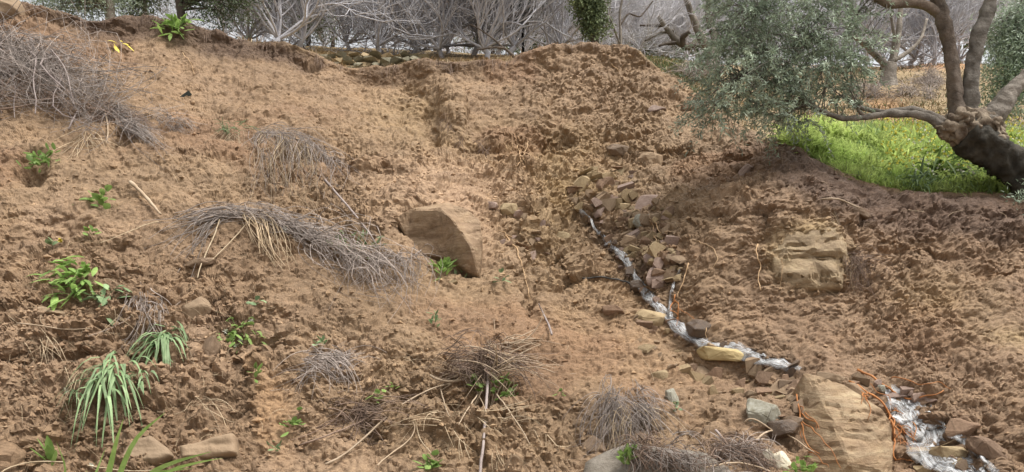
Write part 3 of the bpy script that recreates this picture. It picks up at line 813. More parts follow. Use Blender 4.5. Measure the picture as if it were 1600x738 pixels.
scatter_stones([(1170, 590), (1250, 590), (1250, 690), (1190, 630)], 16, 12, 30, ['clay', 'stone_brown', 'clay_dark'], 'damp stone packed against the left of the great slab', 'stones against the great slab', 3)
scatter_stones([(1290, 590), (1400, 600), (1470, 640), (1400, 625)], 16, 10, 28, ['clay', 'stone_brown', 'stone_pink'], 'small stone above the cascade', 'stones above the cascade', 4)
scatter_stones([(1400, 700), (1480, 715), (1560, 738), (1420, 738)], 14, 10, 26, ['stone_brown', 'stone_ochre', 'clay_dark'], 'wet stone at the foot of the cascade', 'stones at the cascade foot', 5)
scatter_stones([(760, 300), (850, 300), (880, 420), (790, 400)], 16, 9, 20, ['stone_pink', 'clay', 'stone_brown'], 'small stone on the bare clay left of the stream head', 'stones left of the stream head', 6)

scatter_stones([(935, 372), (960, 375), (1000, 425), (1040, 490), (1075, 515), (1060, 530), (1020, 480), (985, 440)], 26, 8, 18, ['stone_dark', 'stone_pink', 'stone_brown'], 'small wet stone in the bed of the stream', 'wet stones in the stream bed', 7)
scatter_stones([(1100, 530), (1200, 555), (1255, 575), (1250, 590), (1190, 578), (1100, 548)], 18, 8, 20, ['stone_dark', 'stone_brown', 'clay'], 'wet stone lining the lower reach of the stream', 'stones of the lower stream reach', 8)
# blocks with a traced outline: a front face that bulges, its own thickness and a back
NEWB = []
def block(name, outline, mat, depth, bulge, label, cat, planes=(), push=0.0, noise=0.02, seed=1, tilt=(0, -0.85, 0.52), M_=72, K=18, foot=None):
    cx = np.mean([p[0] for p in outline]); cy = np.mean([p[1] for p in outline])
    p0, _ = pix(*(foot or (cx, cy)))
    n = unit(np.array(tilt, float)); p0 = p0 + n * push
    pts = resample(np.array(outline + outline[:1], float), M_ + 1)[:-1]
    def on_plane(x, y):
        d = np.array([(x - 800) / F, 1.0, (HOR - y) / F]); o = np.array(ORI)
        return o + d * (np.dot(p0 - o, n) / np.dot(d, n))
    Vv = []; rings = np.linspace(1, 0.0, K)
    sc = p0[1] / F
    ring0 = []
    for j, (x, y) in enumerate(pts): ring0.append(on_plane(x, y) - n * depth)
    Vv.append(np.array(ring0))
    for r in rings:
        row = []
        for x, y in pts:
            xx, yy = cx + (x - cx) * r, cy + (y - cy) * r
            q = on_plane(xx, yy)
            edge = (1 - r) * min(abs(x - cx) + abs(y - cy), 60) * sc
            off = bulge * (1 - math.exp(-edge / max(bulge * 0.6, 1e-3)))
            for (ax, ay, bx, by, slope, lim) in planes:          # a plane dropping away to the left of the line a->b
                L = math.hypot(bx - ax, by - ay)
                dist = ((xx - ax) * (by - ay) - (yy - ay) * (bx - ax)) / L * sc
                if dist > 0: off -= min(dist * slope, lim)
            row.append(q + n * off)
        Vv.append(np.array(row))
    R = len(Vv); Vv = np.concatenate(Vv)
    dd = noise * 1.4 * fbm(Vv, 0.22, 4, seed) + noise * 0.8 * fbm(Vv, np.array([0.5, 0.5, 0.05]), 3, seed + 9)
    Vv = Vv + n * dd[:, None]
    i = np.arange(R * M_).reshape(R, M_); j = np.roll(i, -1, axis=1)
    q = np.stack([i[:-1], j[:-1], j[1:], i[1:]], axis=-1).reshape(-1, 4)
    me = make_mesh(name, Vv, [q, np.arange(M_)[::-1][None, :]], M[mat], True)
    o = link(name, me); NEWB.append(o)
    return tag(o, label, cat)
def facet_block(name, outline, inner, mat, depth, label, cat, foot, push=0.0, tilt=(0, -0.85, 0.52), noise=0.012, seed=1, cuts=5, surf=True):
    """hard-edged block: outline and inner points are (photo column, photo row, how far they stand out in metres)"""
    from mathutils.geometry import delaunay_2d_cdt
    p0, _ = pix(*foot); n = unit(np.array(tilt, float)); p0 = p0 + n * push; o_ = np.array(ORI); pts = outline + inner; m = len(outline)
    P = []
    for x, y, off in pts:
        d = np.array([(x - 800) / F, 1.0, (HOR - y) / F]); P.append(o_ + d * (np.dot(p0 - o_, n) / np.dot(d, n)) + n * off)
    res = delaunay_2d_cdt([Vector((x, -y)) for x, y, _ in pts], [(i, (i + 1) % m) for i in range(m)], [], 1, 0.01)
    bm = bmesh.new(); vs = [bm.verts.new(p) for p in P]; bk = [bm.verts.new(p - n * (depth + off)) for p, (_, _, off) in zip(P[:m], outline)]
    orig = [l[0] for l in res[3]]
    for f in res[2]: bm.faces.new([vs[orig[i]] for i in f])
    for i in range(m): bm.faces.new([vs[i], vs[(i + 1) % m], bk[(i + 1) % m], bk[i]])
    bm.faces.new(bk[::-1])
    bmesh.ops.recalc_face_normals(bm, faces=list(bm.faces))
    bmesh.ops.bevel(bm, geom=list(bm.edges), offset=0.012, segments=1, affect='EDGES', profile=0.7)
    bmesh.ops.triangulate(bm, faces=list(bm.faces))
    bmesh.ops.subdivide_edges(bm, edges=[e for e in bm.edges if e.calc_length() > 0.05], cuts=cuts, use_grid_fill=True)
    bmesh.ops.triangulate(bm, faces=list(bm.faces))
    X = np.array([v.co[:] for v in bm.verts]); dd = noise * (1.6 * fbm(X, 0.16, 4, seed) - 1.2 * sstep(0.10, 0.0, np.abs(fbm(X, np.array([0.5, 0.5, 0.07]), 2, seed + 5))))
    for v, d_ in zip(bm.verts, dd): v.co += Vector(n) * float(d_)
    me = bpy.data.meshes.new(name); bm.to_mesh(me); bm.free(); me.materials.append(M[mat])
    o = link(name, me)
    if surf: NEWB.append(o)
    return tag(o, label, cat)
facet_block('clay_block', [(618, 338, -0.02), (642, 328, 0.02), (672, 326, 0.05), (700, 322, 0.06), (730, 334, 0.08), (750, 350, 0.08), (754, 375, 0.06), (752, 405, 0.04), (748, 430, 0.0), (728, 424, 0.02), (706, 404, 0.0), (676, 392, -0.06), (640, 388, -0.10), (620, 380, -0.10), (634, 362, -0.10)],
            [(655, 338, 0.10), (690, 346, 0.20), (706, 362, 0.24), (722, 384, 0.24), (740, 408, 0.18), (660, 364, -0.06), (690, 380, -0.02), (742, 366, 0.10), (716, 350, 0.12)], 'clay_face', 0.7,
            'angular undercut clay block jutting out mid slope with shadowed face', 'clay block', (735, 428), push=0.10, seed=8)
facet_block('clay_block', [(1204, 366, 0.0), (1226, 350, 0.04), (1262, 342, 0.05), (1300, 346, 0.05), (1318, 362, 0.03), (1322, 400, 0.04), (1318, 450, 0.0), (1280, 452, 0.0), (1236, 450, 0.0), (1210, 432, 0.0), (1204, 400, 0.02)],
            [(1228, 372, 0.10), (1264, 366, 0.13), (1302, 374, 0.12), (1306, 402, 0.14), (1262, 404, 0.15), (1226, 400, 0.11), (1232, 408, 0.07), (1264, 411, 0.08), (1304, 410, 0.07), (1300, 438, 0.09), (1258, 440, 0.08), (1228, 428, 0.07)], 'ochre_face', 0.5,
            'square ochre clay block set in the rounded mound', 'clay block', (1262, 446), push=0.03, noise=0.03, seed=12, tilt=(0, -0.9, 0.43))
facet_block('boulder', [(1256, 582, 0.0), (1284, 592, 0.03), (1314, 605, 0.05), (1346, 622, 0.05), (1376, 641, 0.04), (1393, 658, 0.0), (1396, 700, 0.0), (1395, 765, 0.0), (1335, 770, 0.02), (1285, 765, -0.10), (1240, 712, -0.14), (1246, 650, -0.10)],
            [(1280, 630, 0.08), (1300, 680, 0.11), (1318, 730, 0.12), (1345, 660, 0.10), (1370, 690, 0.07), (1362, 735, 0.08), (1320, 640, 0.09)], 'slab', 0.8,
            'great flat faced brown slab boulder beside the cascade', 'boulder', (1330, 738), push=0.12, seed=4, tilt=(-0.05, -0.86, 0.50), noise=0.016)
block('clay_slab', [(186, 724), (200, 690), (236, 681), (262, 700), (270, 712), (240, 726)], 'clay', 0.2, 0.03, 'pale pointed clay slab behind the green grass blades', 'clay slab', push=0.06, seed=21)
block('clay_slab', [(280, 698), (330, 684), (366, 678), (369, 708), (330, 714), (284, 716)], 'clay', 0.2, 0.03, 'pale oblong clay slab right of the green grass blades', 'clay slab', push=0.06, seed=22)
block('concrete_block', [(905, 770), (915, 722), (950, 702), (990, 690), (1040, 700), (1100, 708), (1140, 732), (1150, 770)], 'concrete', 0.5, 0.05, 'weathered grey concrete block under the heap of dead stems', 'concrete', push=0.12, noise=0.03, seed=25)
block('clay_block', [(-40, 24), (-30, -6), (28, -4), (32, 6), (28, 17), (0, 22)], 'clay', 0.4, 0.10, 'pale squared block of earth on the slide rim', 'clay block', push=0.1, seed=31)

bpy.context.view_layer.update(); SURF.extend(NEWB)

# ------------------------------------------------------------------ dry stone wall on the rim
wall = empty('dry_stone_wall', ground(*at(570, 112, 14.9)[:2]))
tag(wall, 'low tumbled dry stone wall of lichened stones on the slide rim', 'stone wall')
rw = random.Random(5); wl = Vector(wall.location)
for row in range(5):
    x = 472 + row * 5 + (0 if row > 2 else 20 * (2 - row))
    end = 655 - (0 if row > 3 else (4 - row) * 8)
    while x < end:
        wpx = rw.uniform(13, 24)
        Y = 14.75 + row * 0.05 + rw.uniform(-0.06, 0.06)
        top = 80 + max(0, (x - 500)) * 0.06
        py = 117 - row * 7.4 - (0 if row < 4 else -1) + rw.uniform(-1.5, 1.5)
        if py > top - 2:
            o = link('stone', with_mat(SMALL[rw.randrange(8)], M['wall_stone'] if rw.random() < 0.85 else M['stone_ochre']), wall)
            p = at(x + wpx / 2, py, Y); s = float(RY(Y)) / F
            o.location = Vector(p) - wl
            o.scale = (wpx * s * 0.66, 0.16, 9.5 * s * 0.72); o.rotation_euler = (rw.uniform(-0.2, 0.2), rw.uniform(-0.22, 0.22), rw.uniform(-0.4, 0.4))
        x += wpx * 0.92

# ------------------------------------------------------------------ loose clods (nobody could count them)
def clods(name, n, mask, wgt, rmin, rmax, mat, label, tintit=True):
    i = pick(mask, n, wgt)
    ico = np.array([(1, 0, 0), (-1, 0, 0), (0, 1, 0), (0, -1, 0), (0, 0, 1), (0, 0, -1)], float) * 1.15
    fa = np.array([(0, 2, 4), (2, 1, 4), (1, 3, 4), (3, 0, 4), (2, 0, 5), (1, 2, 5), (3, 1, 5), (0, 3, 5)])
    r = rmin + (rmax - rmin) * RNG.random(n) ** 3
    sc = RNG.uniform(0.6, 1.25, size=(n, 1, 3)) * r[:, None, None] * np.array([1.1, 1.0, 1.0])
    jit = RNG.uniform(0.6, 1.25, size=(n, 6, 1))
    th = RNG.uniform(0, 6.28, n); c, s = np.cos(th), np.sin(th)
    X = (ico[None] * jit + RNG.normal(0, 0.18, (n, 6, 3))) * sc
    X = np.stack([X[..., 0] * c[:, None] - X[..., 1] * s[:, None], X[..., 0] * s[:, None] + X[..., 1] * c[:, None], X[..., 2]], axis=-1)
    ctr = VALL[i] + NP[i] * (r * 0.1)[:, None]
    Vv = (X + ctr[:, None, :]).reshape(-1, 3)
    Fc = (fa[None] + (np.arange(n) * 6)[:, None, None]).reshape(-1, 3)
    cl = np.repeat(tint[i] * RNG.uniform(0.8, 1.4, (n, 1)), 6, axis=0)
    o = link(name, make_mesh(name, Vv, Fc, mat, False, cl))
    return tag(o, label, kind='stuff')
wc = np.clip(crumb, 0.1, 2) ** 2 * (1 - 0.55 * sstep(1150, 1350, PXD)) * (0.3 + 0.7 * sstep(120, 300, PYD))
clods('loose_clods', 13000, INVIEW & (onslide > 0.9) & (PYD > 60), wc, 0.006, 0.030, SOIL, 'loose crumbs of brown earth over the slide')

# ------------------------------------------------------------------ dead brush, stems, sticks
def strands(A, N, D, L, r, n=7, curl=0.25, lift=0.05, sag=0.35, clamp=0.012, seed=0):
    """A (B,3) starts, N normals, D directions in the slope, L lengths"""
    rg = np.random.default_rng(seed)
    B = len(A); t = np.linspace(0, 1, n)
    D = unit(D); side = unit(np.cross(D, N))
    c1 = rg.normal(0, curl, B); c2 = rg.normal(0, curl * 0.6, B)
    lf = lift * rg.random(B)
    P = A[:, None, :] + D[:, None, :] * (L[:, None] * t)[..., None]
    P = P + side[:, None, :] * (L[:, None] * (c1[:, None] * t ** 2 + c2[:, None] * np.sin(t * 5 + c1[:, None] * 9) * 0.25))[..., None]
    P = P + N[:, None, :] * (lf[:, None] * (0.4 + 1.6 * t * (1 - t) * 2) )[..., None]
    P[..., 2] -= sag * (L[:, None] * t ** 2) * 0.5
    hh = h_at(P[..., 0], P[..., 1]) - 0.02 + clamp + lf[:, None] * 0.3
    P[..., 2] = np.where(P[..., 2] < hh, hh + (hh - P[..., 2]) * 0.0, P[..., 2])
    R = r * rg.uniform(0.6, 1.3, B)[:, None] * (1 - 0.6 * t)[None, :]
    return P, R
def brush_mesh(spine, hw, n, L, r, down, along, lift, seed, mat, curl=0.3, sag=0.35, k=3, jitter=0.6, tuft=9):
    """a mat of strands round a line on the slope (photo pixels): down / along are weights of direction"""
    rg = np.random.default_rng(seed)
    line = resample(np.array(spine, float), 60)
    hwl = np.interp(np.linspace(0, 1, 60), np.linspace(0, 1, len(hw)), hw)
    tang = np.gradient(line, axis=0)
    A = []; N = []; D = []; m = max(1, n // tuft)
    for k_ in range(m):
        j = rg.integers(0, 60); o = rg.normal(0, 0.5) * hwl[j]
        tx = tang[j] / (np.hypot(*tang[j]) + 1e-6)
        x, y = line[j, 0] - tx[1] * o, line[j, 1] + tx[0] * o
        p, nn = pix(x, min(y, 765))
        dn = np.array([0, 0, -1.0]) - nn * (-nn[2]); dn = unit(dn)
        al = np.array([tx[0], 0.35 * -tx[1], -tx[1]])
        d = dn * down * rg.uniform(0.4, 1.2) + al * along * rg.choice([-0.4, 1, 1]) + rg.normal(0, jitter, 3) * np.array([1, 0.6, 0.5])
        p = p + nn * rg.random() * lift
        for _ in range(tuft):
            A.append(p + rg.normal(0, 0.035, 3)); N.append(nn); D.append(d + rg.normal(0, 0.28, 3) * np.linalg.norm(d))
    n = len(A)
    A, N, D = np.array(A), np.array(N), np.array(D)
    Ls = rg.uniform(L[0], L[1], n)
    P, R = strands(A, N, D, Ls, r, curl=curl, lift=lift, sag=sag, seed=seed)
    v, q = tubes(P, R, k)
    c = np.repeat(rg.uniform(0.55, 1.35, (n, 1)), P.shape[1] * k, axis=0) * np.ones((1, 3))
    return v, q, c, A
def fan_mesh(starts, ends, n, r, seed, bow=0.06, jit=8, reach=(0.55, 1.0), k=3, swirl=0.12, lift=0.03):
    """strands hanging or lying from one line of the slope to another (photo pixels)"""
    rg = np.random.default_rng(seed); S = resample(np.array(starts, float), 50); E = resample(np.array(ends, float), 50); P = []; np_ = 8
    t = np.linspace(0, 1, np_)[:, None]
    for _ in range(n):
        i = rg.integers(0, 50); j = int(np.clip(i + rg.normal(0, 5), 0, 49))
        a = S[i] + rg.normal(0, jit * 0.4, 2); b_ = E[j] + rg.normal(0, jit, 2); b_ = a + (b_ - a) * rg.uniform(*reach)
        pa, na = pix(*a); pb, nb = pix(b_[0], min(b_[1], 775)); L = np.linalg.norm(pb - pa)
        if L > 2.0: continue
        side = unit(np.cross(pb - pa, na)); c1, c2 = rg.normal(0, swirl, 2)
        up = na * (lift * rg.random() + bow * rg.random() * 4 * t * (1 - t))
        P.append(pa + (pb - pa) * t + up + side * L * (c1 * np.sin(np.pi * t) + 0.4 * c2 * np.sin(2.5 * np.pi * t)))
    P = np.array(P); R = r * rg.uniform(0.6, 1.35, len(P))[:, None] * np.linspace(1, 0.45, np_)[None]
    v, q = tubes(P, R, k)
    return v, q, np.repeat(rg.uniform(0.55, 1.35, (len(P), 1)), np_ * k, axis=0) * np.ones((1, 3))
def fl(starts, ends, n, r=0.004, seed=0, **k):
    return dict(fan=True, spine=starts, starts=starts, ends=ends, n=n, r=r, seed=seed, **k)
def brush(name, label, cat, layers, group=None):
    """layers: (part name, material, brush_mesh args...); a thing with its parts"""
    first = layers[0][2]['spine'][len(layers[0][2]['spine']) // 2]
    root = empty(name, pix(*first)[0]); tag(root, label, cat, group)
    ol = np.array(root.location)
    for pname, mat, kw in layers:
        if kw.pop('fan', False):
            kw.pop('spine'); v, q, c = fan_mesh(**kw)
        else:
            v, q, c, _ = brush_mesh(mat=mat, **kw)
        link(pname, make_mesh(pname, v - ol, q, M[mat], True, c), root)
    return root
def bl(spine, hw, n, L, r=0.004, down=1.0, along=0.0, lift=0.06, seed=0, **k):
    return dict(spine=spine, hw=hw, n=n, L=L, r=r, down=down, along=along, lift=lift, seed=seed, **k)
brush('dead_bush', 'large matted grey dead bush sprawling over the left rim slope', 'dead bush', [
    ('stems', 'brush', fl([(-40, 78), (20, 76), (80, 92), (130, 118), (165, 150)], [(-60, 170), (0, 168), (60, 172), (130, 205), (190, 232)], 330, 0.0040, 1, bow=0.26, jit=34, swirl=0.34, lift=0.2)),
    ('cross_stems', 'brush', fl([(-60, 110), (0, 90), (60, 100)], [(110, 130), (170, 175), (215, 215)], 190, 0.0040, 2, bow=0.28, jit=36, swirl=0.34, lift=0.22)),
    ('twigs', 'twig', bl([(-30, 130), (60, 140), (130, 170), (190, 205)], [40, 36, 30, 20], 540, (0.15, 0.45), 0.0045, 0.6, 0.3, 0.10, 2, curl=0.6)),
    ('limbs', 'stick_grey', fl([(-20, 80), (40, 84), (110, 120)], [(20, 165), (90, 180), (170, 232)], 14, 0.013, 3, bow=0.25, jit=14, swirl=0.1, lift=0.25, k=5)),
    ('trailing_stems', 'brush', fl([(170, 165), (185, 185), (195, 200)], [(215, 200), (250, 225), (268, 245)], 150, 0.0036, 4, bow=0.08, jit=10))])
brush('dead_grass', 'curtain of pale dry stems hanging below a ledge', 'dead grass', [
    ('stems', 'brush', fl([(398, 209), (425, 208), (465, 214), (500, 232), (530, 250)], [(402, 305), (430, 320), (480, 325), (530, 320), (552, 300)], 120, 0.0034, 5, bow=0.07, jit=16, swirl=0.09, lift=0.05, reach=(0.35, 1.0))),
    ('cross_stems', 'brush', fl([(400, 210), (450, 212), (490, 225)], [(470, 225), (520, 250), (560, 280)], 60, 0.0034, 6, bow=0.1, jit=14, swirl=0.12, lift=0.08)),
    ('straw', 'straw', fl([(398, 209), (430, 212), (480, 230)], [(404, 320), (440, 325), (510, 325)], 70, 0.003, 7, bow=0.05, jit=14, swirl=0.09, lift=0.06))])
brush('dead_brush', 'long arched bundle of grey stems lying across the left slope', 'dead brush', [
    ('stems', 'brush', fl([(268, 346), (330, 337), (385, 331)], [(370, 334), (430, 345), (480, 362)], 80, 0.0040, 8, bow=0.10, jit=6, swirl=0.07, lift=0.10)),
    ('middle_stems', 'brush', fl([(380, 332), (430, 343), (470, 356)], [(480, 365), (540, 392), (590, 425)], 90, 0.0040, 9, bow=0.14, jit=11, swirl=0.11, lift=0.14)),
    ('tail_stems', 'brush', fl([(470, 358), (520, 385), (575, 405)], [(560, 420), (620, 450), (660, 462)], 110, 0.0040, 10, bow=0.18, jit=24, swirl=0.2, lift=0.16)),
    ('hanging_stems', 'straw', fl([(380, 338), (410, 345), (435, 352)], [(415, 410), (440, 420), (462, 425)], 46, 0.0050, 11, bow=0.12, jit=6, swirl=0.05, lift=0.08)),
    ('left_stems', 'brush', fl([(380, 336), (360, 336), (340, 338)], [(240, 352), (225, 385), (300, 440)], 34, 0.0050, 12, bow=0.12, jit=8, swirl=0.05, lift=0.06)),
    ('hanging_twigs', 'brush', fl([(530, 392), (600, 400), (650, 398)], [(540, 450), (610, 475), (670, 465)], 110, 0.0038, 13, bow=0.12, jit=18, swirl=0.16, lift=0.10))])
brush('dead_grass', 'drooping bundle of dead stems below the big leafy plant', 'dead grass', [
    ('stems', 'brush', bl([(205, 462), (228, 475), (240, 495)], [10, 12, 10], 120, (0.2, 0.5), 0.004, 1.2, 0.3, 0.06, 10, curl=0.2, jitter=0.3))])
brush('dead_brush', 'small heap of dead stems on crumbled earth with fine grey twigs', 'dead brush', [
    ('stems', 'brush', bl([(480, 575), (510, 565), (545, 560)], [18, 20, 18], 200, (0.15, 0.4), 0.0038, 0.8, 0.6, 0.08, 11, curl=0.3, jitter=0.5))])
brush('dead_brush', 'fan of dark twigs spread over a dark hollow', 'dead brush', [
    ('twigs', 'twig', bl([(510, 640), (550, 655), (600, 650)], [20, 26, 22], 170, (0.15, 0.45), 0.004, 0.5, 0.9, 0.06, 12, curl=0.2, jitter=0.5))])
brush('brush_pile', 'tangled pile of brown sticks above the grey leaning branch', 'brush pile', [
    ('sticks', 'stick', bl([(690, 580), (740, 575), (800, 565)], [18, 22, 18], 81, (0.25, 0.6), 0.0060, 0.2, 0.9, 0.10, 13, curl=0.12, jitter=0.5)),
    ('twigs', 'twig', bl([(700, 575), (760, 570), (805, 575)], [22, 28, 22], 260, (0.12, 0.38), 0.004, 0.35, 0.8, 0.14, 14, curl=0.25, jitter=0.5)),
    ('hanging_stems', 'stick', bl([(740, 595), (770, 600), (805, 595)], [8, 8, 8], 34, (0.25, 0.6), 0.0042, 1.4, 0.1, 0.08, 15, curl=0.1, jitter=0.5))])
brush('dead_grass', 'upright tuft of dead grey grass above the concrete block', 'dead grass', [
    ('stems', 'brush', bl([(940, 640), (975, 635), (1005, 640)], [22, 30, 24], 330, (0.2, 0.45), 0.0028, 1.2, 0.0, 0.10, 16, curl=0.2, jitter=0.3)),
    ('straw', 'straw', bl([(950, 655), (1000, 650)], [22, 22], 70, (0.2, 0.45), 0.0026, 1.4, 0.0, 0.08, 17, curl=0.2, jitter=0.3))])
brush('brush_heap', 'heap of short dead stems covering the concrete block', 'brush heap', [
    ('stems', 'twig', bl([(985, 704), (1040, 711), (1105, 722)], [9, 12, 12], 260, (0.07, 0.2), 0.0036, 0.35, 0.8, 0.07, 18, curl=0.3, jitter=0.7)),
    ('straw', 'brush', bl([(985, 706), (1050, 714), (1110, 726)], [10, 12, 12], 180, (0.08, 0.22), 0.003, 0.35, 0.9, 0.08, 19, curl=0.3, jitter=0.7))])
brush('brush_heap', 'dark heap of dead stems beside the cream white stones', 'brush heap', [
    ('stems', 'twig', bl([(1112, 700), (1155, 710), (1195, 728)], [10, 14, 12], 320, (0.07, 0.22), 0.0036, 0.4, 0.9, 0.06, 20, curl=0.3, jitter=0.7)),
    ('straw', 'brush', bl([(1112, 704), (1180, 720)], [10, 14], 140, (0.08, 0.25), 0.0032, 0.35, 0.9, 0.07, 21, curl=0.3, jitter=0.7))])
brush('dead_grass', 'small dead tuft hanging right of the ochre clay block', 'dead grass', [
    ('stems', 'twig', bl([(1330, 412), (1345, 410), (1362, 415)], [8, 8, 8], 140, (0.12, 0.35), 0.0034, 1.2, 0.3, 0.08, 22, curl=0.3, jitter=0.45)),
    ('straw', 'straw', bl([(1330, 412), (1360, 415)], [8, 8], 26, (0.2, 0.4), 0.003, 1.3, 0.2, 0.06, 23, curl=0.2, jitter=0.3))])
brush('dead_grass', 'thin pale stalks hanging below the large matted dead bush', 'dead grass', [
    ('stems', 'straw', bl([(130, 215), (142, 225)], [5, 5], 30, (0.4, 0.75), 0.0034, 1.6, 0.0, 0.04, 24, curl=0.1, jitter=0.12))])
brush('dead_grass', 'small tuft of thin stalks with green base on a ledge', 'dead grass', [
    ('stems', 'straw', bl([(352, 210), (368, 212)], [4, 4], 46, (0.3, 0.7), 0.003, 1.6, 0.0, 0.04, 25, curl=0.12, jitter=0.14)),
    ('blades', 'sage', bl([(352, 206), (370, 208)], [5, 5], 40, (0.08, 0.2), 0.004, -0.6, 0.1, 0.08, 26, curl=0.2, jitter=0.5))])
brush('dead_grass', 'scrap of grey dead leaves near the small tuft on ledge', 'dead grass', [
    ('stems', 'brush', bl([(245, 190), (275, 192), (300, 195)], [8, 10, 8], 110, (0.1, 0.3), 0.0036, 0.5, 0.6, 0.06, 27, curl=0.4, jitter=0.6))])
brush('dead_grass', 'fine wiry twigs standing on the dark topsoil under the olive', 'dead grass', [
    ('stems', 'twig', bl([(1190, 225), (1235, 245), (1290, 275)], [8, 8, 8], 110, (0.1, 0.3), 0.003, 0.9, 0.3, 0.05, 28, curl=0.3, jitter=0.5))])
brush('dead_grass', 'loose straw strewn over the crumbled earth below the brush pile', 'dead grass', [
    ('straw', 'straw', bl([(620, 650), (720, 660), (860, 690)], [50, 60, 50], 90, (0.12, 0.4), 0.003, 0.9, 0.3, 0.05, 29, curl=0.15, jitter=0.7))])
brush('dead_grass', 'loose straw strewn over earth around the grass tufts', 'dead grass', [
    ('straw', 'straw', bl([(60, 520), (220, 600), (360, 640)], [60, 70, 60], 110, (0.1, 0.35), 0.0028, 0.9, 0.3, 0.04, 30, curl=0.15, jitter=0.7))])
brush('hanging_roots', 'fine hair roots hanging from the undercut hollow', 'roots', [
    ('roots', 'root_pale', bl([(760, 225), (800, 228), (860, 235)], [6, 8, 8], 60, (0.12, 0.35), 0.0036, 1.4, 0.0, 0.06, 31, curl=0.3, jitter=0.3)),
    ('dark_roots', 'twig', bl([(690, 180), (720, 215), (770, 235)], [8, 8, 6], 60, (0.1, 0.25), 0.0036, 1.3, 0.0, 0.05, 32, curl=0.3, jitter=0.3))])

def rod(name, pts, r0, r1, mat, label, cat, lift=0.02, n=24, group=None, wob=0.004, k=6, rise=0.0, stiff=False):
    """a stick, root or hose lying along photo pixels on the slope"""
    line = smooth_line(np.array(pts, float), n)
    P = []
    for x, y in line:
        p, nn = pix(x, min(y, 800)); P.append(p + nn * (lift + max(r0, r1)))
    P = np.array(P)
    for _ in range(3): P[1:-1] = 0.25 * P[:-2] + 0.5 * P[1:-1] + 0.25 * P[2:]
    if stiff:                                            # a woody stick spans the clods instead of following them
        tt = np.linspace(0, 1, n); deg = min(3, len(pts))
        P = np.stack([np.polyval(np.polyfit(tt, P[:, a_], deg), tt) for a_ in range(3)], axis=1) + np.array([0, -0.02, 0.02])
    P[:, 2] += rise * np.sin(np.linspace(0, np.pi, n))
    P += wob * np.stack([vnoise(P, 0.07, s) for s in (5, 6, 7)], axis=1)
    c = P[0].copy(); R = np.linspace(r0, r1, n) * (1 + 0.2 * vnoise(P, 0.04, 9))
    v, q = tubes((P - c)[None], R[None], k)
    e = [np.arange(k)[::-1][None, :], (np.arange(k) + (n - 1) * k)[None, :]]
    o = link(name, make_mesh(name, v, [q] + e, M[mat], True, np.ones((len(v), 3))), loc=c)
    return tag(o, label, cat, group)
